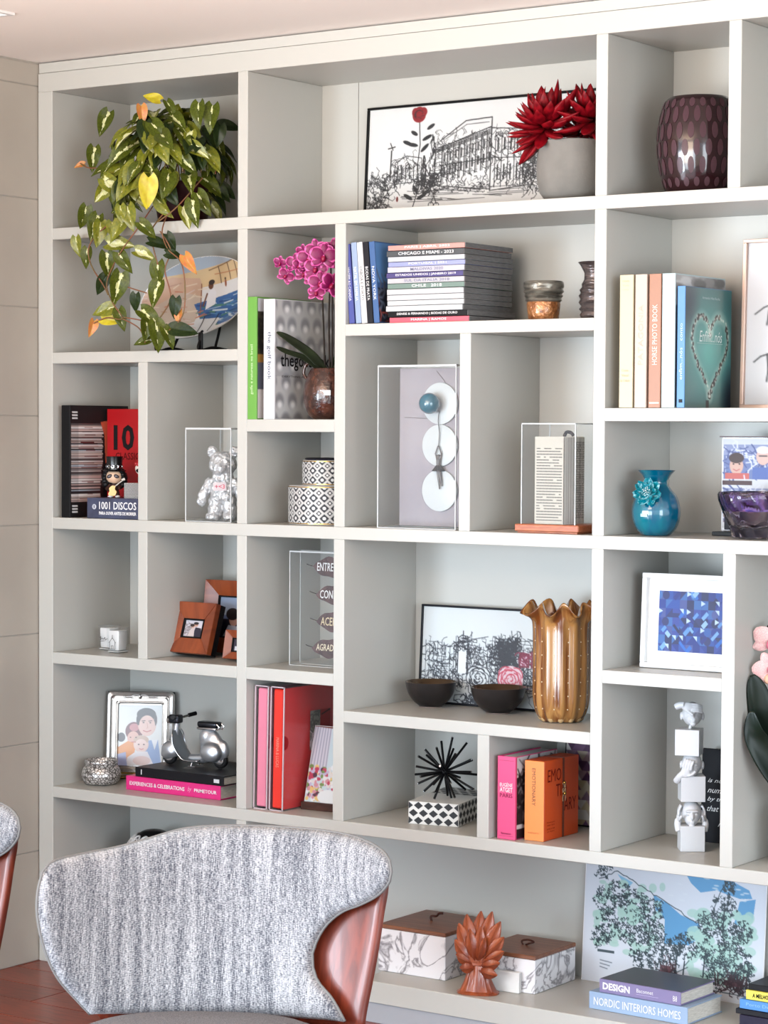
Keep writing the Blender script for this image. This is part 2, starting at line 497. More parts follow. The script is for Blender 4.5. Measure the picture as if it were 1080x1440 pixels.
# ================================================================ chairs
def tweed():
    m = mat('grey_tweed', (225, 226, 230), rough=0.95, sheen=0.3)
    nt = m.node_tree; b = nt.nodes['Principled BSDF']
    uv = nt.nodes.new('ShaderNodeUVMap'); uv.uv_map = 'weave'
    def nz(st, sc_, det):
        mp = nt.nodes.new('ShaderNodeMapping'); mp.inputs['Scale'].default_value = st
        n = nt.nodes.new('ShaderNodeTexNoise'); n.inputs['Scale'].default_value = sc_; n.inputs['Detail'].default_value = det
        nt.links.new(uv.outputs[0], mp.inputs[0]); nt.links.new(mp.outputs[0], n.inputs['Vector'])
        return n.outputs['Fac']
    a = nz((1, .16, 1), 420, 2)        # slubs running up the cloth
    c = nz((.35, 1, 1), 560, 1)         # cross threads
    d = nz((1, .06, 1), 60, 3)
    mx = nt.nodes.new('ShaderNodeMath'); mx.operation = 'MULTIPLY_ADD'
    nt.links.new(a, mx.inputs[0]); mx.inputs[1].default_value = 0.8; nt.links.new(c, mx.inputs[2])
    m2 = nt.nodes.new('ShaderNodeMath'); m2.operation = 'MULTIPLY_ADD'
    nt.links.new(d, m2.inputs[0]); m2.inputs[1].default_value = 0.7; nt.links.new(mx.outputs[0], m2.inputs[2])
    r = nt.nodes.new('ShaderNodeValToRGB')
    r.color_ramp.elements[0].position = 0.40; r.color_ramp.elements[0].color = lin((66, 68, 78))
    r.color_ramp.elements[1].position = 0.61; r.color_ramp.elements[1].color = lin((192, 191, 192))
    sc2 = nt.nodes.new('ShaderNodeMath'); sc2.operation = 'MULTIPLY'; sc2.inputs[1].default_value = 1 / 2.6
    nt.links.new(m2.outputs[0], sc2.inputs[0]); nt.links.new(sc2.outputs[0], r.inputs[0])
    nt.links.new(r.outputs[0], b.inputs['Base Color'])
    bp = nt.nodes.new('ShaderNodeBump'); bp.inputs['Strength'].default_value = 0.5; bp.inputs['Distance'].default_value = 0.004
    nt.links.new(mx.outputs[0], bp.inputs['Height']); nt.links.new(bp.outputs[0], b.inputs['Normal'])
    return m
TWEED = tweed()
PIPING = mat('beige_piping', (116, 114, 112), rough=0.9)
SHELLW = mat('red_brown_veneer', (124, 50, 30), rough=0.42, coat=0.1, col2=(100, 38, 22), scale=8, stretch=(6, 6, 1), dist=1)
SEATG = mat('grey_seat_cloth', (120, 120, 124), rough=0.95, col2=(96, 96, 100), scale=300, bump=.3, bscale=300)

def outline_patch(Lc, Rc, Tc, Bc, nu, nv):
    """Coons patch over four boundary polylines in (angle, height)"""
    def samp(P, n):
        P = [Vector((p[0], p[1], 0)) for p in P]
        P = spline(P, 6)
        d = [0]
        for a, b in zip(P[:-1], P[1:]): d.append(d[-1] + (b - a).length)
        out = []
        for k in range(n):
            s = d[-1] * k / (n - 1)
            i = 0
            while i < len(d) - 2 and d[i + 1] < s: i += 1
            f = (s - d[i]) / max(d[i + 1] - d[i], 1e-9)
            out.append(P[i].lerp(P[i + 1], min(max(f, 0), 1)))
        return out
    l, r, t_, b = samp(Lc, nv), samp(Rc, nv), samp(Tc, nu), samp(Bc, nu)
    g = []
    for j in range(nv):
        v = j / (nv - 1); row = []
        for i in range(nu):
            u = i / (nu - 1)
            row.append(l[j] * (1 - u) + r[j] * u + b[i] * (1 - v) + t_[i] * v
                       - (b[0] * (1 - u) * (1 - v) + b[-1] * u * (1 - v) + t_[0] * (1 - u) * v + t_[-1] * u * v))
        g.append(row)
    return g

RAD = 0.40
def chair_pt(th, z, r):
    # chair frame: +x its left, -y the way it faces, origin on the floor under the lowest back point; the back leans away
    return Vector((math.sin(th) * r, -RAD + .22 * (z - .55) + math.cos(th) * r, z))
def shell(name, g, r_in, thick, m, parent, uvname=None, round_=0.18):
    nv, nu = len(g), len(g[0])
    bm = B(); uvl = bm.loops.layers.uv.new('weave')
    fr, bk = [], []
    for j in range(nv):
        a, b = [], []
        for i in range(nu):
            e = min(i / (nu - 1), 1 - i / (nu - 1)) / round_
            f = min(j / (nv - 1), 1 - j / (nv - 1)) / round_
            e = min(e, 1); f = min(f, 1)
            h = thick * math.sqrt(max(1 - (1 - e) ** 2, 0)) ** .7 * math.sqrt(max(1 - (1 - f) ** 2, 0)) ** .7
            p = g[j][i]
            a.append(bm.verts.new(chair_pt(p.x, p.y, r_in - h * .55)))
            b.append(bm.verts.new(chair_pt(p.x, p.y, r_in + h * .45)) if 0 < i < nu - 1 and 0 < j < nv - 1 else a[-1])
        fr.append(a); bk.append(b)
    for lay, rev in ((fr, 0), (bk, 1)):
        for j in range(nv - 1):
            for i in range(nu - 1):
                q = [(j, i), (j, i + 1), (j + 1, i + 1), (j + 1, i)]
                if rev: q = q[::-1]
                vs = [lay[a][b] for a, b in q]
                if len(set(vs)) < 3: continue
                try: f = bm.faces.new(vs)
                except ValueError: continue
                for lp, (a, b) in zip(f.loops, q):
                    lp[uvl].uv = (g[a][b].x * r_in, g[a][b].y)
    o = obj(name, bm, m, parent, smooth=180)
    return o

FL = [(-.60, .365), (-.67, .393), (-.788, .443), (-.871, .50), (-.923, .563), (-.927, .609), (-.90, .645)]
FT = [(-.90, .645), (-.84, .661), (-.658, .668), (-.488, .674), (-.326, .687), (-.168, .703), (-.01, .709), (.169, .711), (.356, .712), (.558, .713), (.789, .710), (.99, .697), (1.065, .682)]
FR = [(.724, .365), (.641, .402), (.551, .43), (.517, .468), (.54, .502), (.602, .538), (.70, .567), (.823, .587), (.964, .614), (1.064, .644), (1.085, .664), (1.065, .682)]
FB = [(-.60, .365), (-.3, .355), (0, .352), (.4, .355), (.724, .365)]
WL = [(-.50, .34), (-.70, .44), (-.78, .52), (-.82, .60), (-.80, .64)]
WR = [(.775, .34), (.788, .379), (.832, .448), (.869, .51), (.901, .571), (.93, .619), (.93, .655)]
WT = [(-.80, .64), (-.4, .67), (0, .69), (.5, .695), (.80, .685), (.93, .655)]
WB = [(-.50, .34), (0, .33), (.775, .34)]
def make_chair(label):
    t = thing('lounge_chair', label, 'chair', group='tweed chairs at the table')
    g = outline_patch(FL, FR, FT, FB, 49, 33)
    bk = shell('backrest', g, RAD, 0.034, TWEED, t)
    edge = [g[j][0] for j in range(33)] + [g[32][i] for i in range(1, 49)] + [g[j][48] for j in range(31, -1, -1)]
    bm = B(); tube(bm, [chair_pt(p.x, p.y, RAD + .003) for p in edge], 0.0032, 6)
    obj('piping', bm, PIPING, bk, smooth=180)
    gw = outline_patch(WL, WR, WT, WB, 33, 25)
    shell('wooden_shell', gw, RAD + 0.036, 0.014, SHELLW, t, round_=0.05)
    # seat cushion and seat pan
    bm = B()
    prof = [(0, .30), (.8, .30), (.97, .315), (1.0, .335), (.97, .362), (.85, .376), (.5, .380), (0.0, .382)]
    rings = []
    for r, z in prof[1:-1]:
        rings.append([(.262 * r * (abs(math.cos(a)) ** .75) * (1 if math.cos(a) > 0 else -1), -.335 + .255 * r * (abs(math.sin(a)) ** .75) * (1 if math.sin(a) > 0 else -1), z) for a in [2 * PI * k / 48 for k in range(48)]])
    ring_loft(bm, rings)
    obj('seat_cushion', bm, SEATG, t, smooth=60)
    bm = B(); bx(bm, -.22, .22, -.55, -.06, .268, .30, bev=.01, seg=3)
    obj('seat_pan', bm, SHELLW, t, smooth=40)
    for sx in (-1, 1):
        for y0, y1 in ((-.50, -.56), (-.10, -.04)):
            bm = B(); tube(bm, [(sx * .17, y0, .28), (sx * .215, y1, 0.0)], [.019, .011], 12)
            obj('leg', bm, SHELLW, t, smooth=40)
    return t
CH = Vector((1.649, -1.266, 0)); CA = math.atan2(.543, .840)    # faces the camera side of the room
ch = make_chair('grey tweed lounge chair with curved winged back, in front of the bookcase')
ch.location = CH; ch.rotation_euler = (0, 0, CA)
c2 = ch.copy(); COL.objects.link(c2)
c2['label'] = 'second tweed chair at the left edge of the picture, only its wing showing'
for q in list(ch.children):
    k = q.copy(); COL.objects.link(k); k.parent = c2
    for s in q.children:
        d = s.copy(); COL.objects.link(d); d.parent = k
tip = Vector(chair_pt(1.084, .678, RAD))
a2 = CA + math.radians(8)
c2.rotation_euler = (0, 0, a2)
tw = Matrix.Rotation(a2, 4, 'Z') @ tip
c2.location = (1.146 - tw.x, -1.288 - tw.y, 0)
# ================================================================ top row
def framed(name, label, cat, loc, rz, tilt, wd, ht, cv, fw, fcol, pm=PRINT, dep=0.018, mat_w=0.0, matcol=(245, 245, 242), group=None, glass=True, frough=.4):
    """picture frame: origin at the bottom centre of the frame's back, front towards -y"""
    t = thing(name, label, cat, loc, rz, group, (tilt, 0))
    fm = flat(fcol, frough) if isinstance(fcol, tuple) else fcol
    h2 = wd / 2
    bm = B()
    bx(bm, -h2, h2, -dep, 0, ht - fw, ht, bev=.0012); bx(bm, -h2, h2, -dep, 0, 0, fw, bev=.0012)
    bx(bm, -h2, -h2 + fw, -dep, 0, fw, ht - fw, bev=.0012); bx(bm, h2 - fw, h2, -dep, 0, fw, ht - fw, bev=.0012)
    obj('frame', bm, fm, t)
    box('backing', -h2 + fw, h2 - fw, -.006, 0, fw, ht - fw, flat(matcol, .8) if mat_w else BLACK, t)
    if mat_w:
        box('mount', -h2 + fw, h2 - fw, -.008, -.006, fw, ht - fw, flat(matcol, .8), t)
    print_plane('picture', cv, wd - 2 * fw - 2 * mat_w, ht - 2 * fw - 2 * mat_w, pm, t, (0, -.0088, fw + mat_w))
    if glass:
        box('glass', -h2 + fw, h2 - fw, -.0125, -.011, fw, ht - fw, CLEARG, t)
    return t
CLEARG = thin_glass('picture_glass', (252, 253, 253))

# ---- ink drawing of a columned palace with a red rose
def draw_palace():
    cv = Canvas(420, 168, (247, 247, 246)); rg = random.Random(11)
    K = (28, 27, 30); S = lambda x: (x - 512) * 1.22; T = lambda y: (y - 150) * 1.16
    def L(p, wd=1.15, c=K): cv.line([(S(x), T(y)) for x, y in p], wd * 1.15, c)
    # pediment and cornices (pixel sketch of the facade in perspective)
    L([(618, 198), (655, 174), (692, 172), (692, 184), (620, 206)], 1.4); L([(626, 196), (656, 179), (688, 178)], .8)
    for k in range(4): L([(612, 208 + k * 1.6), (692, 187 + k * 1.8)], .9)
    for x in range(622, 692, 8):
        yt = 207 - (x - 620) * .24
        L([(x, yt), (x, yt + 46)], 1.6); L([(x + 2.2, yt), (x + 2.2, yt + 46)], .7)
        L([(x + 4, yt + 8), (x + 4, yt + 18)], 1.8); L([(x + 4, yt + 26), (x + 4, yt + 36)], 2.2)
    L([(618, 230), (692, 224)], 1.2); L([(618, 256), (692, 264)], 1.2); L([(612, 208), (612, 256)], 1.4)
    for y in range(206, 262, 5): L([(612, y), (622, y - 1)], .6)
    L([(692, 176), (692, 266)], 1.6); L([(692, 186), (738, 190)], 1.2); L([(692, 224), (738, 226)], 1.0); L([(692, 266), (742, 262)], 1.2)
    for x in range(698, 740, 9): L([(x, 194), (x, 262)], 1.0); L([(x + 4, 200), (x + 4, 214)], 2.4); L([(x + 4, 234), (x + 4, 252)], 2.2)
    # low wing on the left
    L([(553, 222), (570, 214), (592, 218), (592, 248), (553, 250), (553, 222)], 1.0)
    for x in range(557, 592, 6): L([(x, 226), (x, 244)], 1.4)
    cv.scrib(rg, S(553), T(216), S(592), T(248), 60, 5, .7, K)
    cv.scrib(rg, S(612), T(186), S(692), T(260), 190, 5, .6, K)
    cv.scrib(rg, S(694), T(188), S(760), T(262), 150, 5, .7, K)
    # cypresses, trees
    for cx, top, w_ in ((608, 188, 5), (596, 214, 4), (742, 172, 5), (750, 196, 4)):
        for _ in range(46):
            y = rg.uniform(top, 252); ww = w_ * min(1, (y - top) / 22 + .15)
            x = cx + rg.uniform(-ww, ww); L([(x, y), (x + rg.uniform(-2, 2), y + rg.uniform(3, 8))], 1.3)
    cv.scrib(rg, S(516), T(236), S(562), T(256), 90, 5, .8, K); cv.scrib(rg, S(514), T(262), S(546), T(292), 70, 8, .9, K)
    cv.scrib(rg, S(585), T(240), S(620), T(262), 90, 5, 1.0, K); cv.scrib(rg, S(738), T(228), S(830), T(270), 210, 6, .8, K)
    cv.scrib(rg, S(760), T(180), S(850), T(268), 170, 7, .7, K)
    L([(547, 206), (546, 244)], 2.0); L([(542, 203), (552, 201)], 1.6); L([(545, 196), (549, 205)], 1.4)
    for _ in range(24):
        x = rg.uniform(560, 720); y = rg.uniform(258, 276); L([(x, y), (x + rg.uniform(20, 60), y + rg.uniform(-1, 3))], .6)
    cv.scrib(rg, S(600), T(256), S(690), T(266), 50, 4, .7, K, .5)
    cv.ell(S(608), T(280), 5, 5, K); cv.ell(S(608), T(280), 3.8, 3.8, (247, 247, 246)); cv.ell(S(616), T(281), 5, 5, K); cv.ell(S(616), T(281), 3.8, 3.8, (247, 247, 246))
    L([(608, 278), (612, 268), (616, 279)], 1.2); cv.ell(S(612), T(265), 1.8, 2, K)
    cv.ell(S(558), T(270), 2, 4, (120, 20, 20))
    # rose
    L([(587, 172), (589, 200), (586, 232), (590, 254), (578, 292)], 1.4)
    for x, y, a, l in ((578, 200, .2, 13), (570, 197, .35, 11), (599, 192, -.4, 12), (604, 178, -.5, 10), (580, 185, .5, 9), (596, 205, -.7, 12), (574, 268, .5, 12), (594, 268, -.4, 13), (600, 263, -.2, 9), (584, 258, .9, 9)):
        cv.ell(S(x), T(y), l * .75, 2.9, K, a)
    R_ = (150, 16, 26)
    for x, y, rx, ry in ((586, 162, 12, 11), (580, 158, 6, 7), (592, 158, 7, 7), (586, 155, 7, 5)): cv.ell(S(x), T(y), rx, ry, R_)
    for k in range(14):
        a = rg.uniform(0, 6.28); cv.line([(S(586) + math.cos(a) * 9, T(161) + math.sin(a) * 7), (S(586) + math.cos(a + .8) * 6, T(160) + math.sin(a + .8) * 5)], 1.1, (70, 4, 12))
    return cv
framed('ink_drawing', 'wide black-framed ink drawing of a columned palace with one red rose', 'picture', (1.270, .312, Z['a0'] + .001), 0, -.06, .75, .303, draw_palace(), .006, (18, 18, 18), group=None, dep=.016)

# ---- concrete pot with red spiky succulents
CONC = mat('grey_concrete', (136, 133, 127), rough=.85, col2=(112, 110, 105), scale=9, detail=6, ramp=(.35, .7), bump=.15, bscale=60)
pt = thing('succulent_pot', 'round-bottomed grey concrete pot of red spiky succulents on the top shelf', 'potted plant', (1.652, .105, Z['a0']))
bm = B()
lathe(bm, [(.045, 0), (.066, .004), (.080, .022), (.087, .055), (.088, .09), (.084, .143), (.080, .145), (.077, .143), (.080, .10), (0.0, .098)], 48)
obj('pot', bm, CONC, pt, smooth=50)
RED1 = mat('deep_red_leaf', (138, 8, 22), rough=.45, col2=(92, 3, 14), scale=30)
def spike_leaf(L, W):
    bm = B(); rows = []
    for k, (t_, w_) in enumerate(((0, .45), (.2, .75), (.45, 1.0), (.7, .8), (.88, .4), (1, .03))):
        y = t_ * L; cz = .16 * L * t_ * t_
        rows.append([(w_ * W / 2 * math.cos(a), y, cz + .30 * w_ * W * math.sin(a) * (1 if math.sin(a) < 0 else .35)) for a in [2 * PI * i / 8 for i in range(8)]])
    ring_loft(bm, rows)
    me = bpy.data.meshes.new('succulent_leaf'); bmesh.ops.recalc_face_normals(bm, faces=bm.faces[:]); bm.to_mesh(me); bm.free(); me.shade_smooth(); me.materials.append(RED1)
    return me
SPK = spike_leaf(.100, .040)
def rosette(c, axis, n, scale, parent, seed):
    r_ = random.Random(seed)
    q = Vector(axis).to_track_quat('Z', 'Y')
    for k in range(n):
        f = (k + .5) / n
        pol = .12 + 1.75 * f ** .8 + r_.uniform(-.08, .08)
        az = k * 2.39996 + r_.uniform(-.15, .15)
        d = Vector((math.sin(pol) * math.cos(az), math.sin(pol) * math.sin(az), math.cos(pol)))
        d = q @ d
        o = link('leaf', SPK, None, parent, Vector(c) + d * .012)
        rot = d.to_track_quat('Y', 'Z')
        o.rotation_euler = rot.to_euler()
        s = scale * (.72 + .4 * f) * r_.uniform(.9, 1.1)
        o.scale = (s, s, s)
        if (Vector(c) + d * (.012 + .1 * s)).x > .114 or (Vector(c) + d * (.012 + .1 * s)).y > .19: bpy.data.objects.remove(o)
rosette((-.050, -.048, .182), (-.45, -.75, .45), 44, .95, pt, 4)
rosette((.058, -.005, .195), (.45, -.5, .75), 38, .9, pt, 9)
rosette((.0, .05, .175), (-.1, .3, 1), 24, .8, pt, 12)

# ---- burgundy cut glass vase
BURG = mat('burgundy_glass', (36, 8, 15), rough=.12, coat=.5)
BURGL = mat('frosted_mauve_cuts', (78, 54, 60), rough=.3)
vt = thing('cut_glass_vase', 'dark burgundy vase with rows of oval cuts, upper right compartment', 'vase', (1.968, .15, Z['a0']))
VP = [(.070, 0), (.078, .012), (.092, .06), (.0985, .115), (.096, .165), (.084, .215), (.072, .230), (.068, .231), (.066, .226), (.088, .16), (.090, .11), (.06, .012), (0, .010)]
bm = B(); lathe(bm, [(p.x, p.y) for p in spline([(a, b, 0) for a, b in VP[:8]], 4)] + [(.0655, .226), (.088, .16), (.090, .11), (.06, .014), (0, .012)], 64)
obj('body', bm, BURG, vt, smooth=50)
prof = spline([(a, b, 0) for a, b in VP[:7]], 6)
def vr(z):
    for a, b in zip(prof[:-1], prof[1:]):
        if a.y <= z <= b.y: return a.x + (b.x - a.x) * (z - a.y) / max(b.y - a.y, 1e-6)
    return prof[-1].x
bm = B()
for row, zc in enumerate((.028, .066, .106, .146, .184, .212)):
    hh = .0195 if row not in (0, 5) else .011
    for k in range(22):
        a0 = 2 * PI * (k + .5 * (row % 2)) / 22
        ring = []
        for q in range(12):
            b_ = 2 * PI * q / 12
            z = zc + hh * math.sin(b_); a = a0 + .080 * math.cos(b_)
            r_ = vr(z) + .0009
            ring.append((r_ * math.cos(a), r_ * math.sin(a), z))
        c = bm.verts.new(((vr(zc) + .0011) * math.cos(a0), (vr(zc) + .0011) * math.sin(a0), zc))
        rv = [bm.verts.new(p) for p in ring]
        for q in range(12): bm.faces.new((rv[q], rv[(q + 1) % 12], c))
o = obj('oval_cuts', bm, BURGL, vt, smooth=60); o['kind'] = 'stuff'

# ---- trailing philodendron
PG = [mat('leaf_dark_green', (66, 74, 20), rough=.35, col2=(84, 94, 26), scale=14), mat('leaf_cream_stripe', (204, 206, 140), rough=.4, col2=(222, 222, 176), scale=12),
      mat('leaf_lime', (132, 132, 34), rough=.38, col2=(104, 112, 28), scale=10), mat('leaf_yellow', (208, 194, 44), rough=.4, col2=(196, 176, 44), scale=5),
      mat('leaf_orange', (196, 144, 60), rough=.45, col2=(206, 120, 70), scale=8), mat('leaf_deep', (30, 44, 22), rough=.35, col2=(44, 58, 24), scale=14)]
VINE = mat('vine_stem', (112, 92, 48), rough=.6, col2=(140, 84, 60), scale=20)
def heart_leaf(name, base, stripe, curl, fold, seed):
    r_ = random.Random(seed); bm = B()
    NU, NV = 17, 17; g = []
    for j in range(NV):
        v = j / (NV - 1)
        wv = (math.sin(PI * min(1, v * .98 + .04) ** .62) ** .8) * .31
        row = []
        for i in range(NU):
            u = i / (NU - 1) * 2 - 1
            y = v - (1 - v) ** 3 * .16 * abs(u) ** 1.2
            row.append(bm.verts.new((u * wv, y, abs(u) * wv * fold - curl * v * v + .012 * math.sin(v * 9 + u * 4))))
        g.append(row)
    for j in range(NV - 1):
        for i in range(NU - 1):
            f = bm.faces.new((g[j][i], g[j][i + 1], g[j + 1][i + 1], g[j + 1][i]))
            c = abs(i - 7.5) + .8 * math.sin(j * .8 + seed * 2 + (1 if i > 7 else 0) * 1.7) + r_.uniform(-.3, .3) + j * .06
            f.material_index = 1 if c < stripe else 0
    me = bpy.data.meshes.new(name); bmesh.ops.recalc_face_normals(bm, faces=bm.faces[:]); bm.to_mesh(me); bm.free(); me.shade_smooth()
    me.materials.append(PG[base]); me.materials.append(PG[1])
    return me
LV = {'dark': heart_leaf('leaf', 0, .4, .30, .35, 1), 'stripe': heart_leaf('leaf', 0, 1.5, .40, .5, 2), 'cream': heart_leaf('leaf', 2, 3.4, .25, .6, 3),
      'lime': heart_leaf('leaf', 2, .5, .25, .3, 4), 'yellow': heart_leaf('leaf', 3, -2, .2, .25, 5), 'orange': heart_leaf('leaf', 4, -2, .4, .6, 6), 'deep': heart_leaf('leaf', 5, -2, .3, .35, 7)}
ph = thing('trailing_philodendron', 'variegated trailing philodendron in a dark pot, spilling over the upper left shelf', 'potted plant', (.42, .12, Z['a0']))
PO = Vector((.42, .12, Z['a0']))
bm = B(); lathe(bm, [(.062, 0), (.066, .004), (.082, .10), (.086, .112), (.082, .114), (.076, .10), (0, .098)], 32)
obj('pot', bm, mat('dark_maroon_pot', (48, 16, 20), rough=.3), ph, smooth=40)
def put_leaf(p, tip, nrm, size, kind):
    y = Vector(tip).normalized(); z = (Vector(nrm) - y * Vector(nrm).dot(y)).normalized(); x = y.cross(z)
    o = link('leaf', LV[kind], None, ph)
    o.matrix_basis = Matrix.Translation(Vector(p) - PO) @ Matrix((x, y, z)).transposed().to_4x4() @ Matrix.Diagonal((size, size, size, 1))
rg = random.Random(21)
VIEW = Vector((.57, -.82, .1)); RTV = Vector((.82, .57, 0)); UPV = Vector((0, 0, 1))
cen = Vector((.405, .075, 2.215))
for k in range(300):
    zz = rg.uniform(-.72, 1.0); az = rg.uniform(0, 2 * PI)
    rr = math.sqrt(max(0, 1 - zz * zz))
    d = Vector((rr * math.cos(az), rr * math.sin(az), zz))
    if d.dot(VIEW) < -.35: continue
    if zz < -.15 and d.dot(RTV) > .25 and rg.random() < .7: continue
    s = rg.uniform(.62, 1.0)
    p = cen + Vector((d.x * .165 * s, d.y * .145 * s, d.z * (.155 if zz > 0 else .17) * s))
    p.y = min(p.y, .29); p.x = max(p.x, .085)
    out = Vector((d.x, d.y, 0)).normalized()
    tipv = out * rg.uniform(.15, .7) + UPV * rg.uniform(-1.0, -.25) + RTV * rg.uniform(-.5, .5)
    if zz > .75: tipv = RTV * rg.uniform(-1, 1) + UPV * rg.uniform(-.5, .3) + VIEW * .4
    nr = d + VIEW * .5 + Vector((rg.uniform(-.6, .6), rg.uniform(-.4, .4), rg.uniform(-.2, .9)))
    if rr > .45 and d.dot(RTV) > .45 and rg.random() < .55: kind = 'deep'
    else: kind = rg.choices(('dark', 'stripe', 'cream', 'lime', 'deep'), (5, 6, 1.6, 5, 2))[0]
    put_leaf(p, tipv, nr, rg.uniform(.052, .078), kind)
# leaves that can be told apart, as (x, z at the shelf front), size, direction of the tip in degrees (0 right, 90 down), kind
def VP_(px, py, y=-.03):
    d_ = fw * CF + rt * (px - CCX) - up * (py - CCY)
    return CPOS + d_ * ((y - CPOS.y) / d_.y)
SPEC = [(208, 270, .085, 92, 'yellow', -.09), (214, 137, .05, 200, 'yellow', .03), (200, 160, .05, 80, 'orange', -.02), (146, 172, .07, 115, 'stripe', .06), (131, 222, .065, 95, 'stripe', .0), (112, 232, .03, 170, 'orange', .0),
        (160, 262, .075, 40, 'cream', -.05), (145, 270, .07, 130, 'cream', -.05), (182, 305, .07, 80, 'lime', -.07), (170, 300, .05, 85, 'lime', -.08),
        (132, 318, .07, 110, 'stripe', -.04), (118, 305, .065, 105, 'dark', -.03), (140, 328, .07, 95, 'lime', -.05), (165, 322, .075, 130, 'lime', -.07), (108, 346, .055, 85, 'lime', -.04), (121, 362, .055, 100, 'dark', -.03),
        (168, 343, .075, 4, 'cream', -.05), (160, 325, .06, 80, 'lime', -.05), (174, 368, .065, 60, 'dark', -.05), (151, 372, .07, 85, 'stripe', -.04), (143, 400, .06, 120, 'deep', -.03), (166, 404, .085, 100, 'stripe', -.05),
        (146, 436, .065, 165, 'lime', -.04), (155, 450, .055, 10, 'yellow', -.03), (170, 448, .06, 75, 'dark', -.03), (190, 425, .05, 95, 'deep', -.03), (130, 461, .045, 100, 'orange', -.05),
        (204, 358, .06, 20, 'cream', -.05), (224, 342, .06, 10, 'deep', -.05), (207, 322, .06, 40, 'dark', -.08), (221, 385, .07, 95, 'dark', -.04), (218, 412, .07, 110, 'stripe', -.04), (246, 432, .055, 95, 'deep', -.04),
        (266, 370, .055, 60, 'orange', -.03), (212, 446, .075, 35, 'stripe', -.03), (206, 462, .06, 90, 'dark', -.04), (222, 472, .08, 80, 'dark', -.05), (238, 474, .06, 60, 'dark', -.04), (258, 464, .07, 5, 'deep', -.03),
        (251, 446, .04, 100, 'orange', -.03), (200, 480, .045, 170, 'dark', -.03), (240, 340, .05, 60, 'deep', -.03), (244, 358, .045, 10, 'deep', -.03), (262, 305, .06, 70, 'cream', -.03), (272, 298, .07, 85, 'stripe', -.03), (285, 285, .07, 60, 'dark', .0),
        (308, 190, .06, 95, 'deep', .08), (296, 165, .075, 100, 'dark', .02), (278, 160, .07, 95, 'dark', .0), (322, 177, .06, 5, 'deep', .2), (240, 152, .05, 60, 'dark', .0)]
for px, py, sz, ang, kind, y in SPEC:
    a = math.radians(ang)
    tipv = RTV * math.cos(a) - UPV * math.sin(a) + VIEW * rg.uniform(-.1, .35)
    nr = VIEW + RTV * rg.uniform(-.55, .55) + UPV * rg.uniform(-.1, .6)
    p = VP_(px, py, y) - tipv.normalized() * sz * .45
    put_leaf(p, tipv, nr, sz, kind)
vines = [[(215, 290, .0), (196, 318, -.06), (176, 345, -.06), (160, 372, -.05), (150, 400, -.045), (158, 425, -.04), (172, 448, -.04), (150, 447, -.04), (131, 455, -.045)],
         [(190, 300, -.03), (150, 318, -.045), (126, 345, -.04), (128, 372, -.035), (146, 402, -.035), (152, 415, -.03)],
         [(236, 300, .0), (228, 325, -.06), (236, 350, -.04), (254, 368, -.035), (260, 400, -.035), (258, 440, -.035), (244, 460, -.035)],
         [(225, 325, -.06), (240, 352, -.035), (232, 380, -.035), (240, 420, -.035), (222, 455, -.035), (244, 466, -.035)],
         [(172, 446, -.04), (196, 450, -.035), (222, 458, -.035), (240, 464, -.035)], [(180, 404, -.045), (206, 412, -.04)],
         [(172, 448, -.04), (196, 462, -.035), (204, 482, -.035)], [(285, 250, .03), (250, 290, -.03), (222, 312, -.05)], [(150, 236, .0), (125, 236, .0), (113, 230, .0)],
         [(230, 300, -.02), (212, 326, -.06), (216, 350, -.045), (222, 372, -.04)]]
for v in vines:
    bm = B(); tube(bm, spline([VP_(*q) - PO for q in v], 6), .0019, 6)
    obj('vine', bm, VINE, ph, smooth=180)
bm = B()
for k in range(16):
    a = 2 * PI * k / 16; d = Vector((math.cos(a), math.sin(a), 0))
    tube(bm, spline([Vector((0, 0, .1)) + d * .02, Vector((0, 0, .19)) + d * .06, Vector((0, 0, .20)) + d * .11, Vector((0, -.02, .13)) + d * .13], 5), .0018, 5)
o = obj('stems', bm, VINE, ph, smooth=180); o['kind'] = 'stuff'
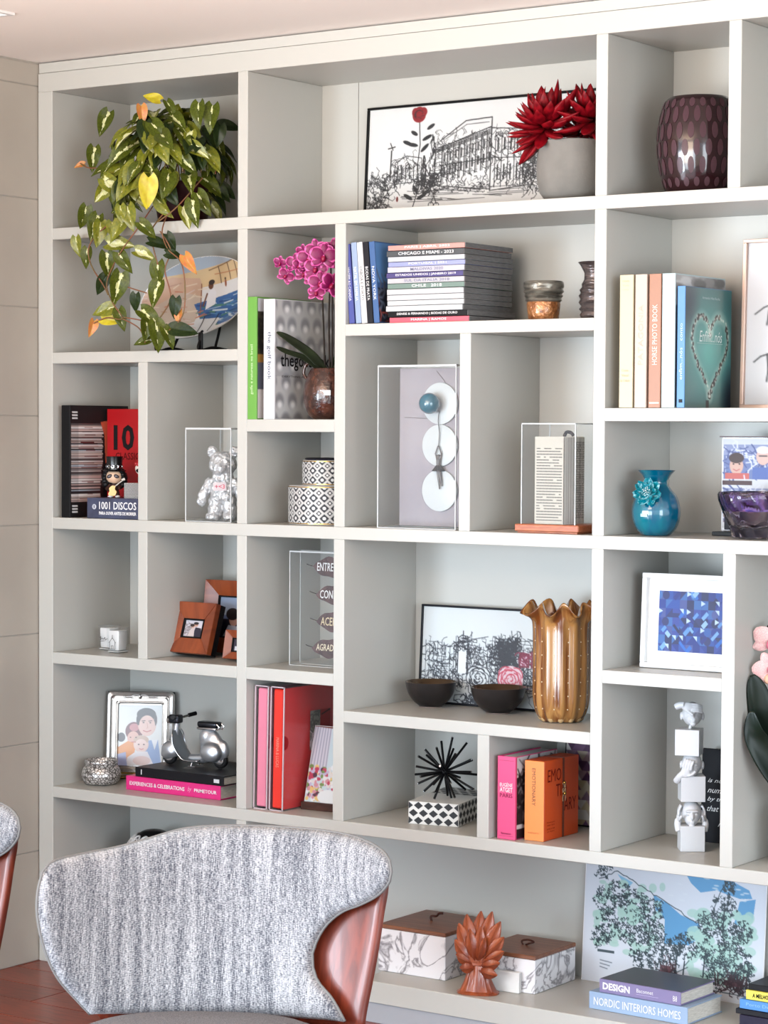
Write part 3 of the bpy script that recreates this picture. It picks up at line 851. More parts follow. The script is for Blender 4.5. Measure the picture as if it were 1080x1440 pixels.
# ================================================================ second row
# ---- oval platter with a painted beach, on a black easel
def draw_beach():
    cv = Canvas(220, 130, (232, 228, 222)); rg = random.Random(5)
    cv.rect(0, 0, 220, 26, (176, 190, 204)); cv.rect(0, 18, 220, 50, (226, 196, 150))
    cv.poly([(0, 40), (60, 20), (110, 30), (120, 74), (60, 96), (0, 110)], (214, 176, 150)); cv.poly([(10, 66), (70, 44), (112, 60), (100, 100), (20, 110)], (206, 186, 168))
    cv.rect(110, 46, 220, 74, (232, 230, 228)); cv.poly([(96, 70), (220, 64), (220, 112), (150, 118), (110, 100)], (60, 104, 160))
    for _ in range(70):
        x, y = rg.uniform(100, 215), rg.uniform(68, 112)
        cv.line([(x, y), (x + rg.uniform(8, 30), y + rg.uniform(-2, 6))], rg.uniform(1, 3), rg.choice(((36, 70, 130), (92, 140, 180), (80, 130, 110), (200, 214, 222))))
    for x, h_ in ((150, 26), (170, 24), (186, 30)):
        cv.line([(x, 20), (x + 1, 20 + h_)], 1.6, (90, 66, 50))
    cv.line([(130, 22), (206, 16)], 1.4, (120, 90, 60)); cv.line([(140, 30), (216, 36)], 1.2, (190, 120, 80))
    for x, y in ((196, 46), (208, 50), (160, 48)): cv.ell(x, y, 2, 6, (150, 80, 50)); cv.ell(x, y - 7, 1.6, 2, (60, 40, 30))
    cv.poly([(124, 56), (134, 50), (140, 58), (138, 78), (118, 84)], (236, 236, 240)); cv.ell(130, 46, 5, 6, (110, 66, 44)); cv.ell(132, 41, 6, 4, (40, 30, 30))
    cv.line([(122, 58), (114, 76)], 3, (120, 74, 50)); cv.line([(112, 40), (108, 88)], 2, (140, 90, 60))
    cv.poly([(100, 96), (150, 104), (140, 130), (90, 130)], (226, 228, 228)); cv.line([(118, 96), (108, 128)], 2, (50, 44, 44)); cv.line([(146, 98), (132, 124)], 2, (50, 44, 44))
    for _ in range(40):
        x, y = rg.uniform(0, 110), rg.uniform(30, 120); cv.line([(x, y), (x + rg.uniform(6, 22), y + rg.uniform(-6, 6))], 1.6, rg.choice(((190, 150, 130), (236, 216, 190), (200, 120, 90), (222, 200, 190))))
    return cv
pl = thing('painted_platter', 'oval platter painted with a beach scene, propped on a black easel', 'plate', (.415, .22, Z['b0']), 0, None, (0, 0))
RX, RZ_ = .195, .112
M_ = Matrix.Translation((0, -.012, .146)) @ Matrix.Rotation(-.20, 4, 'X') @ Matrix.Rotation(-.17, 4, 'Y')
dish = lambda u, v: -.030 * np.clip(((u * 2) ** 2 + ((v - .5) * 2) ** 2), 0, 1.2) ** 1.5
o = print_plane('painted_face', draw_beach(), RX * 2, RZ_ * 2, PRINT_GLOSS, pl, mask=lambda u, v: ((u - .5) * 2) ** 2 + ((v - .5) * 2) ** 2 < .97, bend=dish)
o.matrix_basis = M_ @ Matrix.Translation((0, -.002, -RZ_))
bm = B(); rings = []
for rr, yy in ((0.05, .004), (.6, -.002), (.92, -.020), (.985, -.031), (1.0, -.032), (1.005, -.028), (.93, -.014), (.6, .006), (.55, .012), (.05, .012)):
    rings.append([(RX * rr * math.cos(a), yy + .001, RZ_ * rr * math.sin(a)) for a in [2 * PI * k / 64 for k in range(64)]])
ring_loft(bm, rings)
o = obj('dish', bm, mat('white_porcelain', (236, 234, 230), rough=.2, coat=.5), pl, smooth=50); o.matrix_basis = M_
es = thing('plate_easel', 'black curled metal plate easel under the painted platter', 'stand', (.415, .22, Z['b0']))
bm = B()
for sx in (-.075, .075):
    tube(bm, spline([(sx, -.11, .030), (sx, -.118, .010), (sx, -.10, .004), (sx, -.05, .012), (sx, .03, .004)], 6), .0042, 8)
    tube(bm, spline([(sx, -.11, .030), (sx * 1.02, -.108, .05), (sx, -.10, .055)], 5), .0036, 8)
    tube(bm, spline([(sx, -.045, .012), (sx * .8, -.0, .10), (sx * .3, .03, .2)], 6), .004, 8)
tube(bm, [(-.075, .0, .006), (.075, .0, .006)], .004, 8)
obj('wire_frame', bm, BLACK, es, smooth=60)
box('front_post', .068, .082, -.112, -.104, .0, .052, BLACK, es, bev=.002)

# ---- the two big standing books
gb = book('book', 'lime green spined book at the left of the tall compartment beside the orchid', (.735, .004, Z['c0']), 0, .031, .235, .319, (108, 168, 70))
cv = Canvas(60, 90, (70, 66, 58)); r_ = random.Random(2)
cv.rect(0, 0, 60, 26, (206, 208, 214)); cv.rect(0, 10, 60, 42, (66, 58, 46)); cv.scrib(r_, 0, 10, 60, 42, 120, 5, 1.2, (30, 28, 24)); cv.rect(0, 42, 60, 48, (176, 130, 60)); cv.rect(0, 48, 60, 68, (96, 100, 116)); cv.rect(0, 68, 60, 90, (222, 216, 214))
print_plane('cover_picture', cv, .228, .312, PRINT, gb, (.0315, .118, .003), face='+x')
text('spine_lettering', 'golfe e natureza no brasil', .13, .011, flat((214, 236, 190)), gb, (.0155, -.0006, .13), turn=PI / 2)
gk = book('book', 'white-spined book with a golf ball close-up on its cover', (.787, .006, Z['c0']), 0, .036, .262, .312, (218, 218, 222))
def draw_golf():
    cv = Canvas(150, 180, (206, 206, 206)); r_ = random.Random(8)
    cv.poly([(0, 70), (150, 60), (150, 110), (0, 116)], (186, 186, 188))
    for row in range(7):
        for k in range(6):
            x = k * 32 + (row % 2) * 16 - 6 + r_.uniform(-2, 2); y = row * 29 + 8
            cv.ell(x, y, 14, 15, (150, 150, 154), soft=.45); cv.ell(x + 1, y + 6, 10, 9, (250, 250, 250), soft=.7)
    return cv
print_plane('cover_picture', draw_golf(), .256, .306, PRINT_GLOSS, gk, (.0366, .132, .003), face='+x')
text('cover_title', 'thegolfbook', .215, .046, INK, gk, (.0374, .132, .150), face='+x', bold=.012)
text('cover_subtitle', 'EVERYTHING ABOUT THE GAME', .20, .005, INK, gk, (.0374, .13, .112), face='+x')
text('spine_lettering', 'the golf book', .125, .015, flat((70, 90, 110)), gk, (.018, -.0006, .165), turn=-PI / 2)

# ---- magenta orchid in a brown pot
GLZ = mat('brown_mottled_glaze', (84, 48, 36), rough=.2, coat=.6, col2=(46, 24, 20), scale=55, detail=4, bump=.5, bscale=60)
orc = thing('orchid_pot', 'magenta orchid in a round mottled brown pot before the golf book', 'potted plant', (.945, .072, Z['c0']))
bm = B(); lathe(bm, [(p.x, p.y) for p in spline([(.034, 0, 0), (.050, .014, 0), (.062, .05, 0), (.061, .085, 0), (.048, .122, 0), (.042, .132, 0)], 5)] + [(.038, .131), (.045, .11), (0, .105)], 40)
obj('pot', bm, GLZ, orc, smooth=60)
for s in (-1, 1):
    bm = B(); tube(bm, spline([(s * .050, -.012, .100), (s * .066, -.014, .118), (s * .060, -.012, .142), (s * .040, -.01, .145), (s * .036, -.008, .128)], 6), .0042, 8)
    obj('handle', bm, GLZ, orc, smooth=180)
box('price_label', -.002, .026, -.0625, -.0618, .062, .075, WHITE, orc, rot=(0, 0, .35))
ORL = mat('orchid_leaf', (44, 54, 34), rough=.35, col2=(34, 40, 28), scale=15)
def thick_leaf(name, pts, wdt, m, parent):
    bm = B(); P = spline(pts, 7); n = len(P); rings = []
    for k, p in enumerate(P):
        t_ = k / (n - 1); ww = wdt * (math.sin(PI * min(.985, .16 + t_ * .84)) ** .6)
        d_ = (P[min(k + 1, n - 1)] - P[max(k - 1, 0)]).normalized()
        sd = d_.cross(Vector((.0, -.6, .8))).normalized(); nn = sd.cross(d_).normalized()
        rings.append([p + sd * ww * math.cos(a) + nn * (.12 * ww * math.sin(a) + .25 * ww * abs(math.cos(a))) for a in [2 * PI * q / 12 for q in range(12)]])
    ring_loft(bm, rings)
    return obj(name, bm, m, parent, smooth=180)
thick_leaf('leaf', [(-.005, 0, .12), (-.035, -.025, .165), (-.085, -.05, .205), (-.118, -.062, .226)], .015, ORL, orc)
thick_leaf('leaf', [(-.005, -.01, .12), (-.04, -.045, .155), (-.075, -.075, .172), (-.098, -.09, .186)], .013, ORL, orc)
thick_leaf('leaf', [(.005, .0, .12), (.03, .02, .17), (.045, .05, .20)], .016, ORL, orc)
STEM = mat('dark_stem', (40, 32, 26), rough=.6)
for pts in ([(-.008, 0, .11), (-.014, .0, .25), (-.02, 0, .33), (-.03, -.004, .39), (-.06, -.01, .425), (-.12, -.015, .41)], [(.004, .004, .11), (.0, .005, .26), (.006, .0, .33), (.012, -.004, .39), (.0, 0, .44), (-.03, .0, .45)], [(.014, 0, .11), (.012, .004, .22), (.010, .006, .32)]):
    bm = B(); tube(bm, spline(pts, 8), .0026, 7); obj('stem', bm, STEM, orc, smooth=180)
PET = mat('magenta_petal', (150, 0, 92), rough=.5, col2=(112, 0, 70), scale=30)
PETL = mat('pale_petal_edge', (224, 92, 166), rough=.5)
def orchid_flower(pm, pe, lipm):
    bm = B()
    def petal(a, L, W, back):
        n1, n2 = 8, 9; g = []
        for j in range(n1):
            v = j / (n1 - 1); ww = W * math.sin(PI * min(1, .1 + .86 * v)) ** .65
            row = []
            for i in range(n2):
                u = i / (n2 - 1) * 2 - 1
                x_, y_ = u * ww, v * L
                row.append(bm.verts.new((x_ * math.cos(a) - y_ * math.sin(a), -.12 * L * math.sin(v * 2.6) + back + .08 * L * u * u, x_ * math.sin(a) + y_ * math.cos(a))))
            g.append(row)
        for j in range(n1 - 1):
            for i in range(n2 - 1):
                f = bm.faces.new((g[j][i], g[j][i + 1], g[j + 1][i + 1], g[j + 1][i]))
                f.material_index = 1 if (j == n1 - 2 or (i in (0, n2 - 2) and j > 1)) else 0
    for a in (0, 2.25, -2.25): petal(a, .9, .30, .06)
    for a in (1.25, -1.25): petal(a, .92, .46, 0)
    ball(bm, (0, -.12, -.12), (.16, .2, .24), 8, 6, mi=2); ball(bm, (0, -.16, .03), (.09, .12, .09), 8, 6, mi=1)
    me = bpy.data.meshes.new('flower'); bm.to_mesh(me); bm.free(); me.shade_smooth()
    for q in (pm, pe, lipm): me.materials.append(q)
    return me
FLW = orchid_flower(PET, PETL, mat('crimson_lip', (150, 0, 60), rough=.4))
def bloom(c, size, yaw, pitch, roll, parent, me):
    o = link('flower', me, None, parent, c, (pitch, roll, yaw)); o.scale = (size,) * 3
for px, py, y, s, yw, pt_, ro in ((394, 370, .06, .022, .2, .3, .2), (402, 388, .05, .026, .5, -.2, .6), (415, 371, .05, .032, .1, .1, .1), (420, 374, .045, .022, .9, 0, .4), (428, 385, .06, .03, .4, -.3, .2), (434, 364, .05, .036, .5, .1, .0), (427, 355, .065, .026, .1, .4, .1),
                                 (445, 352, .05, .034, .6, .1, -.2), (455, 361, .05, .042, .7, 0, .1), (444, 378, .05, .036, .5, -.1, .2), (465, 366, .07, .036, .8, .1, .0), (441, 392, .045, .030, .3, -.2, .3), (450, 398, .045, .036, .6, 0, .0), (445, 412, .04, .027, .4, -.3, .1), (466, 400, .05, .038, 1.2, .1, .5), (459, 350, .06, .022, .3, .5, .2), (470, 352, .08, .036, .6, 0, 0)):
    bloom(VP_(px, py, y) - Vector((.945, .072, Z['c0'])), s, yw, pt_, ro, orc, FLW)

# ---- thin albums leaning at the left, then the lying stack
al = [((70, 78, 150), 'blue-violet thin album, leftmost of the leaning row', 'VIAGEM AO CANADA', .060),
      ((150, 168, 196), 'pale blue thin album, second of the leaning row', 'NATAL EM FAMILIA', .081),
      ((228, 226, 226), 'white thin album with dark lettering, third of the leaning row', 'LISBOA E PORTO', .099),
      ((34, 34, 40), 'black thin album, fourth of the leaning row', 'BODAS DE PRATA', .117),
      ((62, 98, 150), 'sky blue thin album against the lying stack, its cover showing', 'NOVA YORK', .1365)]
for k, (c, lab, s, xo) in enumerate(al):
    b_ = book('album', lab, (1.0 + xo - .0035, .012, Z['e0'] + .0012), 0, .0165, .215, .205 - (.004 if k == 0 else 0), c, group='thin albums leaning in the shelf', board=.0015, over=.001, tilt=(0, -.085))
    text('spine_lettering', s, .085, .008, WINK if k != 2 else INK, b_, (.008, -.0006, .10), turn=-PI / 2)
    if k == 4:
        cv = Canvas(60, 60, (58, 92, 146)); r_ = random.Random(4)
        cv.rect(0, 0, 60, 30, (92, 140, 196)); cv.rect(0, 34, 60, 60, (26, 30, 44)); cv.scrib(r_, 0, 28, 60, 60, 60, 6, 1.2, (90, 100, 120)); cv.scrib(r_, 0, 40, 60, 58, 16, 5, 1.2, (190, 90, 80))
        print_plane('cover_picture', cv, .21, .2, PRINT, b_, (.0170, .107, .002), face='+x')
stk = [((206, 148, 138), .0135, 'salmon pink album, topmost of the lying stack', 'PARIS | ABRIL 2022', 1), ((70, 72, 74), .015, 'charcoal album second from the top of the lying stack', 'CHICAGO E MIAMI - 2023', 1),
       ((194, 196, 201), .013, 'white album third from the top of the lying stack', '', 0), ((150, 156, 200), .0125, 'lavender album fourth from the top of the lying stack', 'PORTUGAL | 2021', 1),
       ((192, 190, 199), .0145, 'pale lilac-white album just above the dark violet one', 'MALDIVAS 2020', 2), ((72, 62, 118), .0135, 'dark violet album in the middle of the lying stack', 'ESTADOS UNIDOS | JANEIRO 2019', 1),
       ((190, 187, 190), .0135, 'off-white album just below the dark violet one', 'SUL DA ITALIA 2018', 2), ((112, 134, 124), .0135, 'sage green album in the lower half of the lying stack', 'CHILE   2018', 1),
       ((197, 197, 199), .0145, 'white album just below the sage green one', '', 0), ((196, 197, 199), .014, 'white album second below the sage green one', '', 0),
       ((197, 199, 199), .013, 'white album third below the sage green one', '', 0), ((194, 196, 197), .0145, 'white album resting on the black one in the lying stack', '', 0),
       ((20, 18, 20), .0145, 'black album second from the bottom of the lying stack', 'DENISE & FERNANDO | BODAS DE OURO', 1), ((214, 92, 108), .0145, 'rose pink album at the bottom of the lying stack', 'MARINA | RAMOS', 1)]
z = Z['e0'] + .0005
GREYP = mat('grey_album_pages', (120, 120, 120), rough=.7, col2=(98, 98, 98), scale=60, stretch=(1, 1, 18))
r_ = random.Random(6)
for c, tk, lab, s, ink in stk[::-1]:
    jx, jy = r_.uniform(-.004, .004), r_.uniform(-.002, .005)
    if 'bottom' in lab: jx += .004
    b_ = book('album', lab, (1.170 + jx, .014 + jy, z), 0, tk - .0012, .222, .228 + (.008 if 'bottom' in lab else 0), c, lying=True, group='albums lying in a stack', board=.0014, over=.0012, pages=GREYP)
    box('side_wrap', .2285 + (.008 if 'bottom' in lab else 0), .230 + (.008 if 'bottom' in lab else 0), .001, .222, .0006, tk - .0013, GREYP, b_)
    if s: text('spine_lettering', s, min(.18, .0075 * len(s)), tk * .5, WINK if ink == 1 else flat((120, 120, 150)), b_, (.118, -.0008, tk * .48), bold=.01)
    z += tk

# ---- two small pottery vessels
SILV = mat('silvered_glaze', (150, 146, 134), rough=.28, metal=.55, col2=(96, 92, 84), scale=22, stretch=(1, 1, 4), bump=.35, bscale=40)
AMB = mat('amber_relief', (150, 92, 52), rough=.3, metal=.3, coat=.4, col2=(190, 130, 80), scale=60, bump=.8, bscale=70)
cu = thing('banded_cup', 'small banded silver cup with an amber base beside the lying albums', 'cup', (1.576, .10, Z['e0']))
bm = B(); lathe(bm, [(.032, 0), (.037, .003), (.039, .02), (.0415, .042), (.040, .046)], 36, cap1=True); obj('amber_base', bm, AMB, cu, smooth=60)
bm = B(); lathe(bm, [(.040, .046), (.045, .05), (.043, .056), (.048, .061), (.045, .066), (.050, .072), (.047, .077), (.050, .083), (.049, .094), (.046, .097), (.043, .095), (.042, .06), (0, .058)], 40); obj('banded_rim', bm, SILV, cu, smooth=60)
va = thing('banded_vase', 'small silver-brown banded vase with a flared mouth, half behind the upright', 'vase', (1.722, .105, Z['e0']))
PEWT = mat('pewter_glaze', (116, 106, 104), rough=.25, metal=.5, col2=(80, 72, 72), scale=20, stretch=(1, 1, 4), bump=.35, bscale=40)
bm = B(); lathe(bm, [(.030, 0), (.038, .004), (.041, .012), (.037, .019), (.043, .026), (.038, .033), (.044, .042), (.040, .050), (.044, .058), (.039, .065), (.042, .072), (.036, .079), (.037, .086), (.031, .096), (.030, .112), (.040, .131), (.046, .138), (.043, .139), (.027, .112), (0, .10)], 40)
obj('body', bm, PEWT, va, smooth=60)

# ---- row of tall books at the right
tb = [((204, 190, 156), 1.838, .036, 'cream tall book, leftmost of the right-hand row', (182, 168, 130)), ((200, 178, 162), 1.879, .031, 'pale pinkish-beige tall book, second of the right-hand row', (200, 170, 150)),
      ((164, 112, 82), 1.916, .031, 'copper-brown tall book, third of the right-hand row', (240, 225, 210)), ((178, 200, 204), 1.950, .034, 'pale aqua tall book behind the heart book', (236, 246, 246))]
for k, (c, x0, wd, lab, tc) in enumerate(tb):
    b_ = book('book', lab, (x0, .010, Z['d0'] + .0005), 0, wd, .255, .311, c, group='tall books in the right-hand row', pages=flat((60, 70, 84), .8) if k < 3 else None)
    if k == 0:
        for zz, s, h_ in ((.296, 'nova', .004), (.286, 'York', .004), (.276, 'city', .004), (.088, 'Guia', .006), (.076, 'Visual', .006), (.064, 'da Cidade', .006)): text('spine_lettering', s, .018 if len(s) < 8 else .026, h_, flat(tc), b_, (.016, -.0006, zz))
    elif k in (1, 2):
        text('spine_lettering', 'PATAGONIA' if k == 1 else 'HORSE PHOTO BOOK', .14, .013, flat(tc), b_, (wd / 2, -.0006, .17), turn=PI / 2)
        box('spine_band', .003, wd - .003, -.0008, 0, .010, .013, flat((236, 226, 214)), b_)
    else:
        text('spine_lettering', 'ATLANTICO', .10, .008, flat(tc), b_, (wd / 2, -.0006, .20), turn=PI / 2)
        cv = Canvas(70, 60, (176, 174, 172)); r_ = random.Random(9)
        for _ in range(40): cv.ell(r_.uniform(0, 70), r_.uniform(0, 14), r_.uniform(4, 9), 2.4, r_.choice(((205, 205, 205), (150, 148, 146), (120, 118, 116))))
        cv.rect(0, 14, 70, 60, (70, 74, 82)); cv.poly([(30, 14), (33, 7), (36, 14)], (60, 62, 66))
        print_plane('cover_picture', cv, .25, .305, PRINT, b_, (wd + .0006, .127, .003), face='+x')
def draw_heart():
    cv = Canvas(150, 180, (70, 112, 112)); r_ = random.Random(10)
    cv.ell(75, 95, 90, 100, (98, 176, 166), soft=.9); cv.ell(0, 20, 50, 60, (44, 56, 66), soft=.8); cv.ell(150, 170, 40, 60, (34, 40, 52), soft=.8)
    P = []
    for k in range(90):
        a = 2 * PI * k / 90
        x = 16 * math.sin(a) ** 3; y = 13 * math.cos(a) - 5 * math.cos(2 * a) - 2 * math.cos(3 * a) - math.cos(4 * a)
        P.append((80 + x * 3.6, 92 - y * 4.2))
    for p in P: cv.ell(p[0], p[1], 13, 13, (190, 214, 200), al=.24, soft=.9)
    for k, p in enumerate(P):
        if k in range(2, 6) or k in range(14, 19) or k in range(50, 54) or k in range(84, 88): continue
        cv.ell(p[0] + r_.uniform(-2, 2), p[1] + r_.uniform(-2, 2), r_.uniform(2, 4.4), r_.uniform(2.4, 5), (52, 44, 40), r_.uniform(0, 3))
    for k, p in enumerate(P): cv.ell(p[0] + r_.uniform(-3, 3), p[1] + r_.uniform(-3, 3), 1.6, 2, (236, 240, 228), al=.7)
    cv.rect(68, 168, 78, 180, (26, 32, 36))
    return cv
hb = book('book', 'teal book with a heart of islands on the cover and a bright blue spine', (1.989, .012, Z['d0'] + .0005), 0, .020, .236, .281, (72, 132, 190))
print_plane('cover_picture', draw_heart(), .234, .279, PRINT_GLOSS, hb, (.0206, .118, .001), face='+x')
text('cover_title', 'Enfim...nós', .115, .026, flat((226, 240, 236)), hb, (.0214, .128, .168), face='+x', shear=.2)
text('author_line', 'Armando Hilst Rocha', .09, .006, flat((190, 205, 200)), hb, (.0214, .128, .258), face='+x')
box('title_rule', .0208, .0212, .06, .19, .1515, .1522, flat((200, 220, 214)), hb)
text('spine_lettering', 'enfim...nós   conto', .13, .008, flat((196, 224, 246)), hb, (.010, -.0006, .13), turn=PI / 2)
box('publisher_mark', .006, .015, -.0009, 0, .012, .020, BLACK, hb)
# ---- hand-lettered quote in a thin rose-gold frame
cv = Canvas(120, 150, (238, 238, 242))
Kq = (34, 32, 34)
for P, wd in (([(8, 66), (16, 60), (26, 56), (40, 49)], 1.4), ([(21, 57), (20, 68), (19, 76)], 1.5), ([(27, 74), (30, 62), (33, 74)], 1.4), ([(28, 70), (32, 70)], 1.2), ([(38, 74), (41, 61), (44, 75)], 1.5), ([(39, 70), (44, 70)], 1.2), ([(44, 61), (56, 59)], 1.3), ([(50, 60), (50, 75)], 1.5), ([(36, 56), (48, 51)], 1.3),
              ([(62, 60), (62, 75)], 1.4), ([(58, 88), (60, 86)], 1.2), ([(56, 84), (66, 84), (70, 80)], 1.2), ([(60, 84), (61, 96)], 1.3),
              ([(8, 110), (14, 105), (26, 101)], 1.5), ([(20, 103), (21, 118), (20, 128)], 1.6), ([(42, 108), (36, 118), (36, 124), (42, 124), (44, 114)], 1.3), ([(56, 106), (48, 112), (47, 122), (53, 126), (60, 122), (60, 116), (55, 116)], 1.4), ([(66, 118), (74, 116), (70, 110), (66, 116), (68, 124), (76, 124)], 1.2), ([(84, 104), (84, 125)], 1.4), ([(80, 110), (90, 109)], 1.2), ([(96, 104), (96, 125)], 1.3), ([(96, 116), (102, 112), (104, 125)], 1.2)):
    cv.line(P, wd * .8, Kq)
framed('quote_frame', 'white hand-lettered quote in a thin rose-gold frame beside the teal book', 'picture', (2.215, .262, Z['d0'] + .001), 0, -.03, .36, .402, cv, .009, mat('rose_gold', (222, 190, 172), rough=.35, metal=.4), dep=.02, pm=PRINT)
# ================================================================ third row
G = Z['g0'] + .0004
# ---- tall black record book
def draw_records():
    cv = Canvas(120, 150, (16, 15, 17)); r_ = random.Random(12)
    y = 24
    while y < 128:
        h_ = r_.uniform(.8, 3.0)
        c = r_.choice(((236, 232, 228), (222, 206, 198), (246, 244, 242), (196, 180, 172), (40, 36, 38), (90, 84, 84), (214, 190, 184), (190, 204, 214)))
        cv.rect(2, y, 66 + r_.uniform(-2, 2) - max(0, y - 70) * .1, y + h_, c)
        if r_.random() < .5: cv.rect(r_.uniform(14, 40), y + .3, r_.uniform(42, 62), y + .9, (120, 60, 60))
        y += h_ + r_.uniform(0, .9)
    for y in (58, 84, 112): cv.rect(2, y, 68, y + 1.6, (18, 14, 16))
    cv.rect(0, 0, 17, 150, (20, 19, 21), al=.15)
    for y in (8, 12, 16, 134, 138, 142): cv.rect(4, y, 15, y + 2.2, (226, 226, 226))
    cv.poly([(62, 22), (78, 20), (84, 34), (86, 74), (72, 78), (70, 40)], (214, 96, 66))
    return cv
rb = book('record_book', 'tall black book with a stack of vinyl records pictured on its cover', (.073, .014, G), 0, .032, .245, .311, (20, 20, 22))
print_plane('cover_picture', draw_records(), .242, .308, PRINT, rb, (.0326, .122, .0015), face='+x')
r1 = thing('book', 'red book with big black numerals standing behind the toy guitarist', 'book', (.236, .158, G))
box('cover', -.122, .122, 0, .034, 0, .302, flat((178, 14, 22), .35), r1, bev=.001)
text('cover_numeral', '101', .106, .072, INK, r1, (-.044, -.0006, .222), bold=.03)
text('cover_title', 'CLASSICOS', .12, .020, flat((92, 14, 18)), r1, (-.030, -.0006, .170), bold=.01)
rd = thing('book', 'dark slate-blue book lying flat below the two toy figures', 'book', (.166, .016, G))
box('cover', 0, .188, 0, .126, 0, .0565, mat('slate_cover', (58, 62, 84), rough=.4, col2=(72, 78, 104), scale=16), rd, bev=.001)
text('spine_title', '1001 DISCOS', .134, .021, WINK, rd, (.112, -.0007, .036), bold=.012)
text('spine_subtitle', 'PARA OUVIR ANTES DE MORRER', .134, .009, WINK, rd, (.112, -.0007, .015), bold=.03)
bm = B(); lathe(bm, [(.0072, 0), (.0072, .0006)], 20, cap1=True); obj('emblem_disc', bm, flat((200, 206, 216)), rd, (.027, -.0002, .032), (PI / 2, 0, 0))
text('emblem_numeral', '1', .003, .008, flat((58, 62, 84)), rd, (.027, -.0012, .032))
# toy guitarist: one moulded body with hat, hair, glasses, guitar
tg = thing('toy_guitarist', 'toy guitarist figure with black top hat and curly black hair', 'toy figure', (.226, .062, G + .057), .5)
SKIN = mat('doll_skin', (226, 190, 160), rough=.5)
bm = B(); ball(bm, (0, 0, .058), (.024, .022, .021), 20, 14); obj('head', bm, SKIN, tg, smooth=180)
bm = B()
for k in range(26):
    a = PI * .12 + (PI * .76 + PI * 1.0) * k / 25 - PI * .38
    ball(bm, (.025 * math.cos(a), .012 + .014 * math.sin(a), .052 + .010 * math.sin(k * 2.3)), .0095, 8, 6)
for s in (-1, 1):
    for k in range(5): ball(bm, (s * (.024 + .003 * math.sin(k)), -.004, .036 + .009 * k), .009, 8, 6)
obj('hair', bm, BLACK, tg, smooth=180)
bm = B(); lathe(bm, [(.031, 0), (.033, .002), (.030, .004), (.021, .005), (.0205, .012), (.023, .040), (.0235, .0415), (0, .0415)], 32, c=(0, 0, .072))
obj('top_hat', bm, flat((14, 14, 16), .25), tg, smooth=40)
bm = B()
for k in range(7):
    a = -PI / 2 + (k - 3) * .5
    lathe(bm, [(.0032, 0), (.0052, .0005), (.0050, .0016), (.003, .0012)], 12, cap0=False)
    vs = bm.verts[-48:] if hasattr(bm.verts, '__getitem__') and not bm.verts.ensure_lookup_table() else []
    bmesh.ops.transform(bm, matrix=Matrix.Translation((.0218 * math.cos(a), .0218 * math.sin(a), .0855)) @ Matrix.Rotation(a, 4, 'Z') @ Matrix.Rotation(PI / 2, 4, 'Y'), verts=list(vs))
obj('hat_medallions', bm, CHROME, tg, smooth=40)
bm = B()
for s in (-1, 1): ball(bm, (s * .0095, -.020, .059), (.0082, .004, .0052), 12, 8, M=Matrix.Rotation(s * .45, 4, 'Y'))
obj('dark_glasses', bm, flat((70, 66, 72), .15), tg, smooth=180)
bm = B(); lathe(bm, [(.009, .012), (.012, .016), (.013, .028), (.010, .040)], 16, cap1=True); tube(bm, [(-.011, 0, .036), (-.020, -.008, .024), (-.010, -.017, .020)], [.0055, .005, .0045], 10); tube(bm, [(.011, 0, .036), (.020, -.010, .028), (.016, -.017, .026)], [.0055, .005, .0045], 10)
obj('jacket', bm, flat((60, 38, 34)), tg, smooth=60)
bm = B(); tube(bm, [(-.007, 0, .016), (-.009, 0, .002)], [.007, .0068], 12); tube(bm, [(.007, 0, .016), (.009, 0, .002)], [.007, .0068], 12)
obj('legs', bm, flat((74, 46, 40)), tg, smooth=60)
bm = B(); ball(bm, (-.010, -.005, .003), (.008, .012, .004), 10, 6); ball(bm, (.010, -.005, .003), (.008, .012, .004), 10, 6); obj('shoes', bm, WHITE, tg, smooth=180)
bm = B(); prism(bm, [(p.x, p.y) for p in spline([(-.012, -.012, 0), (.0, -.016, 0), (.008, -.008, 0), (.006, 0, 0), (.010, .008, 0), (.002, .012, 0), (-.008, .008, 0), (-.010, 0, 0), (-.016, -.006, 0)], 5, True)], -.0215, -.0165)
gt = obj('guitar', bm, flat((226, 176, 76), .3), tg, (0, 0, .021), (0, -.35, 0), smooth=40)
bm = B(); tube(bm, [(.004, -.019, .006), (.034, -.019, .016)], .0017, 8); bx(bm, .032, .042, -.021, -.017, .0145, .0205); obj('guitar_neck', bm, flat((206, 200, 190)), gt)
# second toy on its chevron box
tc = thing('chevron_box', 'small box with black and white chevrons on the slate-blue book', 'box', (.323, .058, G + .057))
cv = Canvas(110, 80, (244, 244, 242))
for k in range(-2, 16):
    P = [(x * 9.2, k * 8 + (5.5 if x % 2 else -5.5)) for x in range(13)]
    cv.line(P, 3.0, (20, 20, 22))
box('body', -.033, .033, -.030, .030, 0, .0415, WHITE, tc, bev=.001)
print_plane('chevron_front', cv, .064, .040, PRINT, tc, (0, -.0306, .0008)); print_plane('chevron_side', cv, .058, .040, PRINT, tc, (.0336, 0, .0008), face='+x')
t2 = thing('toy_musician', 'toy figure with a white painted face and red cap, half hidden by the upright', 'toy figure', (.338, .055, G + .057 + .042), .4)
bm = B(); lathe(bm, [(.010, 0), (.016, .004), (.017, .014), (.012, .024)], 20, cap1=True); obj('body', bm, flat((30, 26, 28)), t2, smooth=60)
bm = B(); ball(bm, (0, 0, .040), (.024, .022, .021), 20, 14); obj('head', bm, flat((236, 226, 214)), t2, smooth=180)
bm = B(); ball(bm, (-.006, -.018, .034), (.011, .006, .006), 12, 8); ball(bm, (-.013, -.014, .050), (.004, .004, .004), 10, 6); obj('face_paint', bm, BLACK, t2, smooth=180)
bm = B(); ball(bm, (0, .002, .056), (.022, .021, .015), 18, 10)
